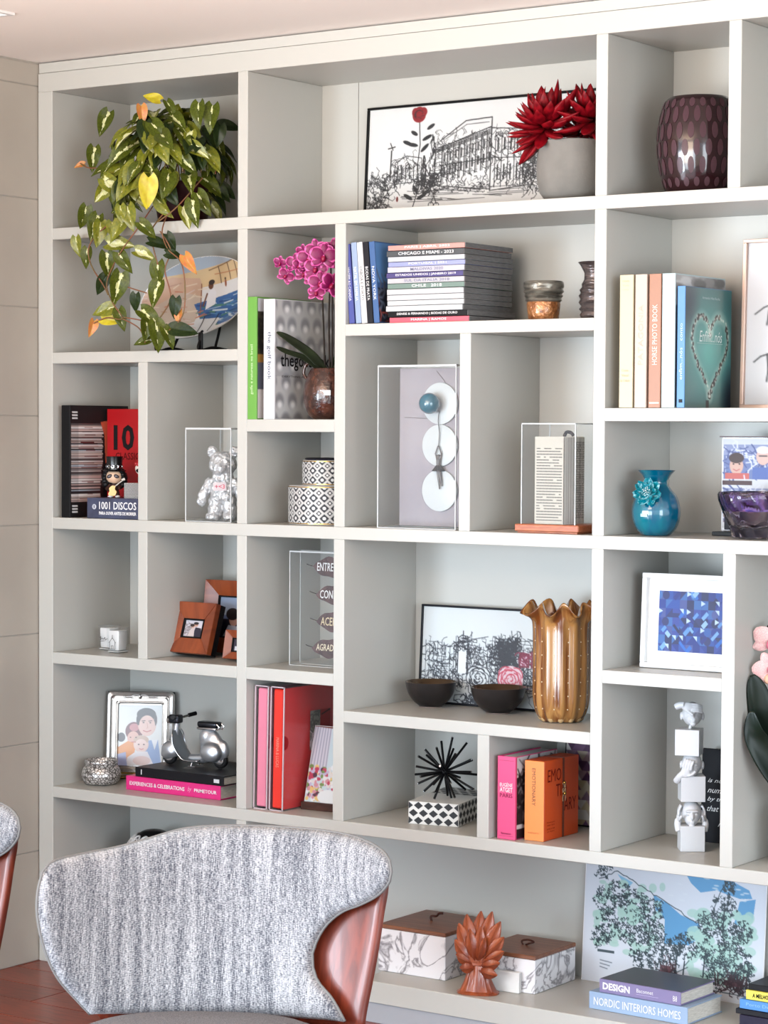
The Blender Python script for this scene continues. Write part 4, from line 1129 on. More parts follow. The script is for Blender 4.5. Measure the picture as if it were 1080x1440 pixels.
for k in range(9): ball(bm, (.02 * math.cos(k * .7), .02 * math.sin(k * .7), .052), .007, 8, 6)
obj('red_cap', bm, flat((170, 20, 28), .35), t2, smooth=180)

# ---- clear display cases
def case(name, label, loc, wd, dp, ht, rz=0.0, wall=.004, bottom=True):
    """open-fronted look comes from clear sheets; origin at the front left bottom corner"""
    t = thing(name, label, 'display case', loc, rz)
    box('front_pane', 0, wd, 0, wall, 0, ht, ACRYL, t); box('rear_pane', 0, wd, dp - wall, dp, 0, ht, ACRYL, t)
    box('side_pane', 0, wall, wall, dp - wall, 0, ht, ACRYL, t); box('side_pane', wd - wall, wd, wall, dp - wall, 0, ht, ACRYL, t)
    box('top_pane', 0, wd, 0, dp, ht, ht + wall, ACRYL, t)
    e = wall * .55
    bm = B()
    for x in (0, wd - e):
        for y in (0, dp - e): bx(bm, x - .0002, x + e + .0002, y - .0002, y + e + .0002, 0, ht)
    for y in (-.0003, dp - e): bx(bm, 0, wd, y, y + e, ht - e * .2, ht + wall + .0003); bx(bm, 0, wd, y, y + e, 0, e)
    for x in (-.0003, wd - e): bx(bm, x, x + e, 0, dp, ht - e * .2, ht + wall + .0003); bx(bm, x, x + e, 0, dp, 0, e)
    obj('polished_edges', bm, ACEDGE, t)
    return t
FOIL = mat('crumpled_silver', (226, 226, 228), rough=.34, metal=.45, bump=1.0, bscale=70)
case('display_case', 'clear acrylic case holding the silver bear figure', (.518, .014, G), .156, .150, .246)
be = thing('bear_figurine', 'crumpled silver foil bear figurine inside the clear case', 'figurine', (.592, .082, G + .001), .36)
bm = B()
ball(bm, (0, 0, .153), (.038, .035, .034)); ball(bm, (0, -.03, .142), (.02, .014, .016)); ball(bm, (0, -.002, .118), (.030, .026, .02)); ball(bm, (0, 0, .088), (.036, .028, .036)); ball(bm, (0, 0, .066), (.034, .027, .022))
for s in (-1, 1):
    ball(bm, (s * .031, 0, .186), (.015, .009, .016))
    tube(bm, [(s * .030, 0, .110), (s * .046, -.003, .086), (s * .055, -.010, .062)], [.014, .0135, .012], 12); ball(bm, (s * .056, -.012, .052), (.013, .012, .014))
    tube(bm, [(s * .018, 0, .060), (s * .023, 0, .012)], [.0185, .0205], 14); ball(bm, (s * .024, -.009, .011), (.020, .026, .011))
me = remesh(bm, .0028, 3)
rr = random.Random(3)
from mathutils import noise as mnoise
for v in me.vertices:
    n_ = mnoise.noise(v.co * 75) * .0034 + mnoise.noise(v.co * 170) * .0020
    v.co += v.normal * n_
o = link('body', me, FOIL, be); 
box('chest_patch', -.016, .020, -.0315, -.030, .082, .104, flat((214, 196, 198)), be); text('chest_mark', '+<3', .028, .012, flat((206, 40, 84)), be, (.002, -.0321, .093), bold=.02)

c2_ = case('display_case', 'clear shallow case with three white discs and a hanging acrobat', (1.144, .014, G), .236, .104, .405)
LILAC = mat('lilac_grey_card', (168, 162, 168), rough=.8, col2=(158, 152, 160), scale=6)
box('back_card', .005, .231, .092, .098, .004, .403, LILAC, c2_)
bm = B()
tube(bm, spline([(.118, .091, .395), (.148, .091, .36), (.146, .091, .33)], 4), .0007, 5); tube(bm, [(.02, .0912, .279), (.10, .0912, .276)], .0007, 5); obj('card_creases', bm, flat((120, 112, 112)), c2_)
DISCW = flat((206, 212, 214), .35)
for zz in (.314, .2085, .095):
    bm = B(); lathe(bm, [(.0520, 0), (.0530, .001), (.0525, .006), (.050, .0068), (0, .0068)], 48); obj('white_disc', bm, DISCW, c2_, (.131, .0915, zz), (PI / 2, 0, 0), smooth=40)
bm = B(); ball(bm, (0, 0, 0), .027, 28, 18); obj('teal_ball', bm, mat('teal_glass_ball', (16, 100, 122), rough=.08, coat=1.0), c2_, (.118, .058, .314), smooth=180)
bm = B(); tube(bm, [(0, 0, 0), (0, .02, 0)], .006, 10); obj('ball_peg', bm, CHROME, c2_, (.118, .072, .314), smooth=60)
bm = B(); tube(bm, spline([(.133, .080, .295), (.130, .080, .27), (.134, .080, .24), (.131, .080, .205)], 5), .0010, 6); obj('thread', bm, flat((70, 66, 64)), c2_)
bm = B()
ball(bm, (.132, .080, .180), (.0052, .005, .0062), 12, 8)
tube(bm, [(.132, .080, .175), (.132, .080, .150)], [.006, .0062], 10); tube(bm, [(.128, .080, .170), (.123, .079, .188), (.130, .080, .208)], [.0024, .002, .0016], 8); tube(bm, [(.136, .080, .170), (.141, .079, .188), (.132, .080, .208)], [.0024, .002, .0016], 8)
tube(bm, [(.129, .080, .148), (.133, .079, .122), (.136, .079, .098)], [.0036, .003, .0018], 8); tube(bm, [(.135, .080, .148), (.140, .079, .124), (.142, .079, .105)], [.0036, .003, .0018], 8)
ac = link('acrobat', remesh(bm, .0011, 1), flat((96, 92, 92), .4), c2_)
bm = B(); lathe(bm, [(.0065, .014), (.017, 0), (.0165, -.001), (.005, .012)], 20, c=(.132, .080, .145), cap0=False); obj('skirt', bm, flat((60, 58, 60)), ac, smooth=60)

wb = thing('book_case_stand', 'clear case on a wooden base holding an old folded book', 'display case', (1.548, .018, G))
TEAK = mat('orange_teak', (190, 108, 66), rough=.4, col2=(166, 88, 52), scale=14, stretch=(2, 14, 14))
box('wooden_base', 0, .178, 0, .150, 0.004, .021, TEAK, wb, bev=.002); box('base_foot', .006, .172, .006, .144, 0, .004, TEAK, wb)
box('front_pane', .013, .165, .008, .011, .021, .262, ACRYL, wb); box('rear_pane', .013, .165, .139, .142, .021, .262, ACRYL, wb); box('side_pane', .013, .016, .011, .139, .021, .262, ACRYL, wb); box('side_pane', .162, .165, .011, .139, .021, .262, ACRYL, wb); box('top_pane', .013, .165, .008, .142, .262, .265, ACRYL, wb)
bm = B()
for x in (.0128, .163):
    for y in (.0078, .140): bx(bm, x, x + .0022, y, y + .0022, .021, .265)
for y in (.0078, .140): bx(bm, .013, .165, y, y + .002, .2625, .2653)
for x in (.0128, .163): bx(bm, x, x + .002, .008, .142, .2625, .2653)
obj('polished_edges', bm, ACEDGE, wb)
ob = thing('folded_book', 'upright old book with yellowed printed pages fanned inside the clear case', 'book', (1.590, .038, G + .0215))
r_ = random.Random(15)
cv = Canvas(80, 190, (206, 200, 186))
for k in range(26):
    y = 26 + k * 6.2; x = 6
    while x < 74:
        l = r_.uniform(3, 9); cv.line([(x, y), (min(x + l, 75), y)], 1.9, (64, 60, 58)); x += l + 2
        if r_.random() < .12: x += 10
bm = B()
for k in range(30):
    y = .004 + k * .0032
    bx(bm, .0005, .082 - r_.uniform(0, .006) - (.004 if k % 5 == 0 else 0), y, y + r_.uniform(.0012, .0026), 0, .2115 - r_.uniform(0, .002))
o = obj('leaves', bm, PAPER, ob); o['kind'] = 'stuff'
print_plane('printed_page', cv, .080, .211, PRINT, ob, (.0405, .0034, 0))
cv = Canvas(90, 200, (250, 246, 236))
for k in range(30):
    x = k * 3 + r_.uniform(0, 1.5); cv.line([(x, 2), (x + r_.uniform(-.6, .6), 198)], r_.uniform(.5, 1.2), r_.choice(((60, 56, 56), (110, 106, 104), (140, 136, 132))))
    if x > 45:
        for q in range(34): cv.line([(x + 1.2, 12 + q * 5.2), (x + 1.2, 12 + q * 5.2 + r_.uniform(1, 4))], 1.1, (60, 56, 56))
print_plane('printed_fore_edge', cv, .096, .2105, PRINT, ob, (.0826, .052, 0), face='+x')
bm = B(); tube(bm, spline([(.055, .05, .212), (.062, .048, .222), (.075, .047, .221), (.082, .047, .214)], 4), .0042, 8); obj('dark_tassel', bm, flat((40, 38, 44)), ob, smooth=180)

# ---- round patterned boxes
def draw_lattice(w_, h_, cols, rows):
    cv = Canvas(w_, h_, (214, 212, 208)); sx, sy = w_ / cols, h_ / rows
    for i in range(cols + 1):
        for j in range(int(rows) + 2):
            cx, cy = i * sx, j * sy
            cv.poly([(cx, cy - sy * .44), (cx + sx * .44, cy), (cx, cy + sy * .44), (cx - sx * .44, cy)], (22, 24, 34))
            cv.ell(cx, cy, sx * .17, sy * .17, (238, 236, 232))
            cx += sx / 2; cy += sy / 2
            cv.poly([(cx, cy - sy * .26), (cx + sx * .26, cy), (cx, cy + sy * .26), (cx - sx * .26, cy)], (22, 24, 34))
            cv.ell(cx, cy, sx * .12, sy * .12, (238, 236, 232))
    return cv
def round_box(label, loc, r, h, cols, rows):
    t = thing('round_box', label, 'box', loc, 0, 'stacked round patterned boxes')
    bm = B(); lathe(bm, [(r - .003, 0), (r, .0015), (r, h - .0015), (r - .003, h), (0, h)], 64); obj('body', bm, WHITE, t, smooth=40)
    cv = draw_lattice(cols * 20, int(rows * 20), cols, rows)
    o = print_plane('pattern_band', cv, 1, h * .90, PRINT, t, (0, 0, h * .05))
    for v in o.data.vertices:
        a = v.co.x * 2 * PI - PI / 2
        v.co.x, v.co.y = (r + .0007) * math.cos(a), (r + .0007) * math.sin(a)
    for zz in (.0022, h - .0045):
        bm = B(); lathe(bm, [(r, 0), (r + .0012, .0006), (r + .0012, .0024), (r, .003)], 64, cap0=False); obj('gilt_rim', bm, GOLD, t, (0, 0, zz), smooth=60)
    return t
round_box('larger round box with black and white lattice pattern and gilt rims, at the bottom', (.905, .125, G), .1, .101, 22, 3.5)
rt2 = round_box('smaller round lattice-patterned box on top of the larger round box', (.908, .128, G + .1015), .068, .066, 16, 2.5)
bm = B(); lathe(bm, [(.060, 0), (.062, .004), (.058, .006), (0, .006)], 40); obj('dark_lid', bm, flat((30, 30, 38)), rt2, (0, 0, .066), smooth=40)

# ---- teal vase with a ceramic flower
TEAL = mat('teal_glaze', (4, 112, 130), rough=.12, coat=.8, col2=(0, 90, 120), scale=8, stretch=(3, 3, .4))
tv = thing('flower_vase', 'glossy teal vase with a ceramic flower on its belly', 'vase', (1.893, .098, G))
bm = B(); lathe(bm, [(p.x, p.y) for p in spline([(.030, 0, 0), (.036, .003, 0), (.050, .022, 0), (.0575, .055, 0), (.050, .090, 0), (.034, .112, 0), (.026, .124, 0), (.030, .138, 0), (.043, .153, 0), (.0445, .155, 0)], 5)] + [(.041, .1545), (.024, .126), (.03, .11), (0, .1)], 56, wob=lambda r, z, a, k: (r * (1 + .012 * math.cos(a * 14) * (1 if .01 < z < .1 else 0)), z))
obj('body', bm, TEAL, tv, smooth=60)
TEALF = mat('crackled_teal_petals', (14, 132, 148), rough=.18, coat=.7, col2=(150, 214, 222), scale=34, ramp=(.5, .68), dist=1.5)
cpt = Vector((.004, -.046, .100)); nrm = Vector((.22, -.93, .28)).normalized()
fx = nrm.to_track_quat('Z', 'Y').to_matrix().to_4x4()
for ring_, (n_, rad, sz, lift) in enumerate(((7, .026, .021, .004), (6, .015, .016, .010), (4, .007, .010, .015))):
    for k in range(n_):
        a = 2 * PI * k / n_ + ring_ * .5
        bm = B(); g = []
        for j in range(6):
            row = []
            for i in range(7):
                u = i / 6 * 2 - 1; v = j / 5
                ww = sz * .62 * math.sin(PI * min(1, .22 + .70 * v)) ** .6
                row.append(bm.verts.new((u * ww, v * sz * 1.35 - sz * .4, .006 * u * u + .008 * v * v + .0025 * math.sin(u * 7 + k) * v)))
            g.append(row)
        for j in range(5):
            for i in range(6): bm.faces.new((g[j][i], g[j][i + 1], g[j + 1][i + 1], g[j + 1][i]))
        bmesh.ops.recalc_face_normals(bm, faces=bm.faces[:])
        bmesh.ops.solidify(bm, geom=bm.faces[:], thickness=.0018)
        bmesh.ops.transform(bm, matrix=fx @ Matrix.Rotation(a, 4, 'Z') @ Matrix.Translation((0, rad * .55, lift)), verts=bm.verts[:])
        obj('petal', bm, TEALF, tv, cpt, smooth=70)
bm = B()
for k in range(16):
    a = k * 2.4; d = .0018 * math.sqrt(k)
    p = Vector((d * math.cos(a), d * math.sin(a), .014)); tube(bm, [fx @ p, fx @ (p * 1.6 + Vector((0, 0, .004)))], [.0009, .0012], 6)
o = obj('stamens', bm, flat((210, 232, 232)), tv, cpt); o['kind'] = 'stuff'
box('painted_glint', -.010, .008, -.0592, -.0588, .046, .053, flat((170, 214, 220)), tv)  # pale strip standing in for a highlight on the glaze

# ---- photo strip frame and the violet crystal bowl
def draw_photos():
    cv = Canvas(150, 120, (206, 210, 216)); r_ = random.Random(20)
    for i, x in enumerate((2, 76)):
        for j, y in enumerate((8, 66)):
            cv.rect(x, y, x + 68, y + 46, ((104, 120, 168), (140, 116, 118))[j] if i == 0 else (120, 140, 190))
            cv.rect(x, y, x + 68, y + 14, (140, 150, 186)); cv.scrib(r_, x + 2, y + 2, x + 64, y + 26, 30, 8, 1.4, (216, 220, 236)); cv.scrib(r_, x + 2, y + 4, x + 64, y + 40, 24, 8, 1.6, (70, 84, 140))
            cv.ell(x + 17, y + 28, 9, 12, (204, 168, 154)); cv.ell(x + 17, y + 18, 10, 7, (60, 40, 40)); cv.ell(x + 52, y + 16, 9, 11, (214, 180, 168)); cv.ell(x + 52, y + 7, 9, 5, (226, 226, 230))
            cv.rect(x + 2, y + 38, x + 34, y + 46, (190, 96, 90)); cv.rect(x + 38, y + 30, x + 66, y + 46, (80, 104, 170))
            cv.line([(x + 13, y + 33), (x + 17, y + 35), (x + 21, y + 33)], 1.2, (180, 90, 90)); cv.ell(x + 13, y + 26, 1.2, 1, (40, 30, 30)); cv.ell(x + 21, y + 26, 1.2, 1, (40, 30, 30)); cv.line([(x + 47, y + 15), (x + 57, y + 15)], 1.4, (30, 30, 40))
    cv.rect(0, 56, 40, 62, (70, 44, 48))
    return cv
pf = thing('photo_block', 'clear upright block of four family snapshots behind the violet bowl', 'photo frame', (2.155, .212, G), 0)
box('black_base', -.155, .155, -.035, .03, 0, .010, BLACK, pf, bev=.001); box('clear_block', -.15, .15, .0062, .012, .010, .236, ACRYL, pf); box('backing', -.149, .149, .002, .006, .012, .232, flat((226, 230, 236)), pf)
print_plane('snapshots', draw_photos(), .294, .212, PRINT, pf, (0, .0012, .018)); box('top_edge', -.15, .15, -.0104, .0104, .2335, .2365, flat((96, 80, 82)), pf)
box('dark_corner', -.14, -.02, -.0005, .0008, .014, .082, flat((30, 30, 40)), pf)
CRYS = mat('violet_crystal', (226, 218, 230), rough=.02, trans=1.0, ior=1.45)
cb = thing('crystal_bowl', 'thick faceted crystal bowl with a violet rim, right edge of the turquoise vase shelf', 'bowl', (2.150, .098, G))
def wobc(r, z, a, k):
    return (r * (1 + .045 * math.cos(a * 9 + z * 60) * (1 if k < 9 else .0)), z)
bm = B(); lathe(bm, [(.040, 0), (.050, .004), (.056, .02), (.064, .04), (.073, .064), (.081, .088), (.083, .102), (.080, .108), (.074, .108), (.071, .100), (.062, .06), (.05, .034), (0, .028)], 72, wob=wobc)
obj('body', bm, CRYS, cb, smooth=28)
bm = B(); lathe(bm, [(.0735, .1085), (.0805, .1086), (.0835, .102), (.080, .086), (.0725, .064), (.070, .066), (.0745, .100)], 60, cap0=False); obj('violet_rim', bm, mat('violet_glass', (176, 150, 204), rough=.05, trans=.95, ior=1.3), cb, smooth=60)
# ================================================================ fourth row
H = Z['h0'] + .0004
GLASSW = mat('milky_glass', (238, 238, 238), rough=.15, coat=.5)
def candle(label, x, y, mark):
    t = thing('candle_glass', label, 'candle', (x, y, H), 0, 'white candles in square glasses')
    bm = B(); bx(bm, -.019, .019, -.019, .019, .006, .062, bev=.003, seg=2)
    for v in bm.verts: v.co.x *= .92 + .10 * v.co.z / .07; v.co.y *= .92 + .10 * v.co.z / .07
    obj('wax', bm, GLASSW, t, smooth=40)
    bm = B()
    rings = []
    for s, z_ in ((.021, 0), (.0222, .002), (.0245, .069), (.0225, .069), (.0205, .0635)):
        rings.append([(s * sx, s * sy, z_) for sx, sy in ((-.85, -1), (.85, -1), (1, -.85), (1, .85), (.85, 1), (-.85, 1), (-1, .85), (-1, -.85))])
    ring_loft(bm, rings, cap1=False); obj('glass_cup', bm, ACRYL, t)
    bm = B()
    for a, b in mark:
        tube(bm, [(a[0], -.0242, a[1]), (b[0], -.0242, b[1])], .0006, 5)
    obj('line_drawing', bm, INK, t)
    bm = B(); bx(bm, -.0215, .0215, -.0215, .0215, .001, .0045, bev=.002); obj('glass_foot', bm, ACEDGE, t)
house = [((-.012, .028), (0, .042)), ((0, .042), (.012, .028)), ((-.010, .030), (-.010, .010)), ((.010, .030), (.010, .010)), ((-.010, .010), (.010, .010)), ((-.003, .010), (-.003, .020)), ((-.003, .020), (.003, .020)), ((.003, .020), (.003, .010)), ((0, .042), (0, .05))]
word = [((-.014, .034), (-.010, .038)), ((-.010, .038), (-.012, .028)), ((-.012, .028), (-.006, .034)), ((-.006, .034), (-.002, .030)), ((-.002, .030), (.004, .036)), ((.004, .036), (.006, .028)), ((.006, .028), (.014, .033)), ((-.014, .024), (.002, .026))]
candle('white candle in a square glass with scribbled word, the rear one', .128, .152, word)
candle('white candle in a square glass with a house outline, the front one', .203, .103, house)
cv = Canvas(60, 60, (240, 240, 238)); r_ = random.Random(31); cv.scrib(r_, 4, 8, 56, 52, 70, 9, 1.6, (40, 38, 40)); cv.ell(30, 30, 10, 14, (220, 222, 222))
framed('small_print', 'black and white print almost hidden behind the upright near the candles', 'picture', (.256, .255, H), 0, -.12, .19, .15, cv, .003, (236, 236, 236), dep=.006, glass=False)

# ---- bevelled wooden frames
CHERRY = mat('cherry_wood', (146, 70, 36), rough=.3, coat=.3, col2=(122, 54, 28), scale=5, stretch=(1, 1, 4), dist=1.0)
CHERRYH = mat('cherry_wood_rail', (152, 74, 38), rough=.3, coat=.3, col2=(128, 58, 30), scale=5, stretch=(4, 1, 1), dist=1.0)
def wood_frame(label, loc, rz, tilt, wd, ht, bw, cv, dep=.034):
    t = thing('wooden_frame', label, 'photo frame', loc, rz, 'bevelled cherry wood photo frames', (tilt, 0))
    h2 = wd / 2; d0, d1 = -dep, -dep * .62
    def rail(p, m):
        bm = B(); v = [bm.verts.new(q) for q in p]
        n = 4
        bm.faces.new(v[:4]); bm.faces.new(v[4:][::-1])
        for i in range(4): bm.faces.new((v[i], v[(i + 1) % 4], v[4 + (i + 1) % 4], v[4 + i]))
        bmesh.ops.bevel(bm, geom=bm.edges[:], offset=.0012, segments=2, affect='EDGES')
        obj('rail', bm, m, t, smooth=40)
    o_, i_ = [(-h2, 0), (h2, 0), (h2, ht), (-h2, ht)], [(-h2 + bw, bw), (h2 - bw, bw), (h2 - bw, ht - bw), (-h2 + bw, ht - bw)]
    for k in range(4):
        a, b, c, d = o_[k], o_[(k + 1) % 4], i_[(k + 1) % 4], i_[k]
        e = .0004
        rail([(a[0], d0, a[1]), (b[0], d0, b[1]), (c[0], d1, c[1]), (d[0], d1, d[1]), (a[0], -.015, a[1]), (b[0], -.015, b[1]), (c[0], -.012, c[1]), (d[0], -.012, d[1])], CHERRYH if k % 2 == 0 else CHERRY)
    box('black_back', -h2 + .0005, h2 - .0005, -.0145, .004, .0005, ht - .0005, BLACK, t)
    iw, ih = wd - 2 * bw, ht - 2 * bw
    bm = B()
    for x0, x1, z0, z1 in ((-iw / 2, -iw / 2 + .004, 0, ih), (iw / 2 - .004, iw / 2, 0, ih), (-iw / 2, iw / 2, 0, .004), (-iw / 2, iw / 2, ih - .004, ih)): bx(bm, x0, x1, d1 - .001, -.0144, bw + z0, bw + z1)
    obj('black_slip', bm, BLACK, t)
    print_plane('photograph', cv, iw - .006, ih - .006, PRINT_GLOSS, t, (0, -.0152, bw + .003))
    bm = B(); bx(bm, -.02, .02, 0, .003, -ht * .70, 0); obj('strut', bm, BLACK, t, (0, .004, ht * .8), (.32, 0, 0))
    return t
cv = Canvas(70, 90, (214, 206, 214)); cv.rect(0, 0, 70, 40, (226, 222, 232)); r_ = random.Random(32); cv.scrib(r_, 0, 20, 26, 90, 40, 8, 2, (150, 140, 140))
cv.poly([(40, 36), (60, 40), (68, 90), (34, 90)], (44, 42, 60)); cv.poly([(24, 44), (36, 36), (40, 90), (14, 90)], (226, 210, 206)); cv.ell(40, 24, 8, 10, (206, 160, 140)); cv.ell(40, 16, 9, 7, (30, 24, 30)); cv.ell(30, 32, 7, 9, (222, 178, 160)); cv.ell(27, 27, 8, 8, (44, 30, 32))
wood_frame('square cherry wood frame with a couple embracing, leaning at the left', (.452, .125, H + .004), -.06, -.30, .164, .142, .044, cv)
cv = Canvas(60, 80, (120, 140, 190)); cv.rect(0, 0, 60, 36, (170, 190, 222)); cv.rect(0, 44, 60, 80, (28, 28, 44)); cv.ell(36, 44, 11, 14, (206, 158, 140)); cv.ell(32, 34, 15, 12, (34, 26, 30)); cv.poly([(12, 80), (24, 56), (52, 58), (60, 80)], (196, 200, 214))
wood_frame('tall cherry wood frame standing behind, cut off by the upright', (.497, .242, H + .003), 0, -.13, .176, .200, .042, cv)
cv = Canvas(40, 50, (60, 56, 70)); cv.ell(20, 20, 8, 10, (220, 180, 164)); cv.rect(6, 30, 34, 50, (222, 222, 228))
wood_frame('tiny cherry wood frame in front of the tall one, right side hidden', (.632, .112, H + .002), 0, -.2, .088, .078, .020, cv, dep=.028)

# ---- clear case of lettered leaves
lc = case('display_case', 'clear shallow case with four dark leaves lettered in white and gold', (.797, .108, H), .200, .048, .300, wall=.003)
LEAFB = mat('dried_mauve_leaf', (92, 66, 68), rough=.6, col2=(70, 48, 52), scale=40, bump=.2, bscale=60)
for k, (s, zz, x0, ink) in enumerate((('ENTREGUE', .262, .062, WINK), ('CONFIE', .190, .072, WINK), ('ACEITE', .119, .074, flat((226, 206, 168))), ('AGRADEÇA', .048, .060, flat((236, 222, 192))))):
    bm = B(); L = .128; n_ = 16
    top, bot = [], []
    for j in range(n_ + 1):
        v = j / n_; hh = .027 * math.sin(PI * v ** .85) ** .8 * (.92 if k % 2 else 1)
        top.append((x0 + v * L, hh)); bot.append((x0 + v * L, -hh))
    for y_, tag_ in ((0, 0),):
        vt_ = [[bm.verts.new((x, .026 - .006 * (1 - abs(h_ / .03)) , zz + h_ + .002 * math.sin(x * 130 + k))) for h_ in (a, a * .5, 0, -a * .5, -a)] for x, a in top]
        for a, b in zip(vt_[:-1], vt_[1:]):
            for i in range(4): bm.faces.new((a[i], a[i + 1], b[i + 1], b[i]))
    bmesh.ops.remove_doubles(bm, verts=bm.verts[:], dist=1e-5)
    bmesh.ops.recalc_face_normals(bm, faces=bm.faces[:])
    bmesh.ops.solidify(bm, geom=bm.faces[:], thickness=.0015)
    lf = obj('lettered_leaf', bm, LEAFB, lc, smooth=60)
    text('lettering', s, .011 * len(s), .022, ink, lf, (x0 + .016 + .0055 * len(s), .0165, zz + .001), bold=.008, shear=.1)
    bm = B(); tube(bm, spline([(x0 + .003, .024, zz), (x0 - .012, .024, zz + .003), (x0 - .024, .025, zz + .006)], 4), .0011, 6); obj('leaf_stem', bm, flat((60, 48, 44)), lf)

# ---- framed city sketch, bowls, gold vase
I_ = Z['i0'] + .0004
def draw_city():
    cv = Canvas(240, 140, (228, 234, 236)); rg = random.Random(44); K = (30, 34, 46)
    for x0, y0, x1, n in ((6, 52, 60, 90), (58, 44, 84, 60), (84, 54, 110, 60), (112, 46, 128, 60), (130, 42, 160, 120), (158, 48, 220, 120), (214, 60, 238, 60)):
        cv.scrib(rg, x0, y0, x1, 118, n, 6, .9, K)
        for x in np.arange(x0, x1, 7.0):
            cv.line([(x, y0 + rg.uniform(-3, 6)), (x + rg.uniform(-1, 1), 112)], .8, K)
        for y in range(int(y0), 110, 5): q_ = rg.uniform(x0, (x0 + x1) / 2); cv.line([(q_, y), (q_ + (x1 - x0) * .4, y + rg.uniform(-1, 2))], .7, K)
    cv.rect(62, 46, 76, 96, (240, 244, 246)); cv.line([(62, 96), (62, 44), (68, 40), (78, 42), (78, 96)], 1.5, K); cv.line([(70, 40), (70, 34)], 1.6, K); cv.scrib(rg, 62, 44, 78, 60, 30, 5, .9, K); cv.line([(84, 42), (84, 34)], 1, K); cv.line([(82, 46), (112, 40)], 1, K)
    cv.poly([(80, 84), (108, 92), (104, 118), (80, 112)], (236, 240, 244))
    for x in range(80, 108, 3): cv.line([(x, 84 + (x - 80) * .3), (x, 112)], .8, K)
    for _ in range(5): cv.scrib(rg, 130, 44, 160, 84, 60, 5, 1.0, K)
    cv.scrib(rg, 160, 84, 214, 112, 36, 10, .7, K)
    for x in (166, 186): cv.rect(x, 62, x + 15, 80, (226, 200, 210)); cv.line([(x, 62), (x + 15, 62), (x + 15, 80), (x, 80), (x, 62), (x + 15, 80)], 2.6, (118, 14, 50)); cv.scrib(rg, x + 1, 63, x + 14, 79, 16, 5, 1.2, (130, 20, 60))
    def rose(cx, cy, r, c, f):
        cv.ell(cx, cy, r * 1.05, r, f)
        for q in range(26):
            rr_ = r * (.14 + .88 * (q / 26) ** .8); a = q * 2.4; ln = rg.uniform(.7, 1.5) * (1.5 - q / 40); ox, oy = rg.uniform(-1.5, 1.5), rg.uniform(-1.5, 1.5)
            cv.line([(cx + ox + rr_ * math.cos(a + t_ * ln) * (1 + .16 * math.sin(t_ * 3.1)), cy + oy + rr_ * .92 * math.sin(a + t_ * ln) * (1 + .16 * math.sin(t_ * 3.1))) for t_ in (0, .2, .4, .6, .8, 1)], rg.uniform(.9, 1.9), c)
    rose(98, 102, 19, K, (228, 234, 236)); rose(152, 100, 20, (206, 66, 92), (236, 206, 214))
    cv.scrib(rg, 74, 128, 120, 140, 60, 7, 1.2, K); cv.scrib(rg, 118, 122, 140, 138, 20, 6, .9, K); cv.line([(196, 106), (214, 100), (222, 118)], 1.2, K); cv.line([(176, 112), (206, 108)], 1, (80, 90, 160))
    cv.line([(178, 40), (214, 48)], 1.2, K); cv.line([(160, 44), (200, 42)], .8, K)
    return cv
framed('city_sketch', 'black-framed ink sketch of city towers with a pink rose, behind the bowls', 'picture', (1.318, .288, I_), 0, -.06, .445, .258, draw_city(), .0055, (20, 20, 26), dep=.014)
BOWL = mat('dark_bronze_ceramic', (48, 42, 40), rough=.32, col2=(36, 32, 31), scale=10)
BOWLI = mat('bronze_glaze_inside', (96, 76, 56), rough=.25, metal=.5)
def bowl(label, x, y, r, h):
    t = thing('ceramic_bowl', label, 'bowl', (x, y, I_), 0, 'dark ceramic bowls')
    bm = B(); lathe(bm, [(p.x, p.y) for p in spline([(r * .42, 0, 0), (r * .45, h * .05, 0), (r * .70, h * .26, 0), (r * .90, h * .58, 0), (r, h, 0)], 5)], 48); obj('outer_wall', bm, BOWL, t, smooth=50)
    bm = B(); lathe(bm, [(r, h), (r * .985, h * 1.012), (r * .965, h), (r * .86, h * .56), (r * .62, h * .28), (.0, h * .16)], 48, cap0=False); obj('inner_glaze', bm, BOWLI, t, smooth=60)
    bm = B(); lathe(bm, [(r * .40, .0), (r * .435, .0), (r * .44, .003), (r * .40, .003)], 40, cap0=False); obj('foot_ring', bm, flat((120, 104, 96)), t)
bowl('dark bronze ceramic bowl, the left one of the pair', 1.183, .205, .0665, .066)
bowl('dark bronze ceramic bowl beside the gold vase', 1.394, .196, .0705, .066)
GOLDG = mat('amber_gold_glass', (112, 60, 22), rough=.2, coat=.55, col2=(176, 128, 72), scale=7, stretch=(6, 6, .5), dist=.8, metal=.0)
gv = thing('ruffled_vase', 'tall ribbed amber-gold glass vase with a ruffled rim and tiny bubbles', 'vase', (1.606, .150, I_))
def wobg(r, z, a, k):
    f = 1 + .035 * math.cos(a * 12)
    if z > .245:
        t_ = (z - .245) / .05
        return (r * (f + t_ * .15 * math.cos(a * 9)), z + t_ * .017 * math.cos(a * 9 + 2.6) - t_ * .010)
    return (r * f, z)
bm = B(); lathe(bm, [(p.x, p.y) for p in spline([(.038, 0, 0), (.050, .004, 0), (.062, .025, 0), (.068, .06, 0), (.069, .13, 0), (.069, .20, 0), (.071, .245, 0), (.080, .272, 0), (.092, .284, 0), (.0935, .290, 0), (.086, .290, 0), (.070, .27, 0), (.063, .24, 0), (.060, .1, 0), (.040, .02, 0)], 5)] + [(0, .016)], 120, wob=wobg)
obj('body', bm, GOLDG, gv, smooth=60)
bm = B()
for k in range(12):
    a = 2 * PI * (k + .5) / 12
    for q in range(13):
        r_b = .0665 if q > 1 else .063
        aa = a + (.13 if q % 2 else -.0)
        ball(bm, (r_b * 1.005 * math.cos(aa), r_b * 1.005 * math.sin(aa), .035 + q * .0165), .0017, 6, 4)
o = obj('bubbles', bm, flat((240, 220, 180), .2), gv); o['kind'] = 'stuff'
bm = B()
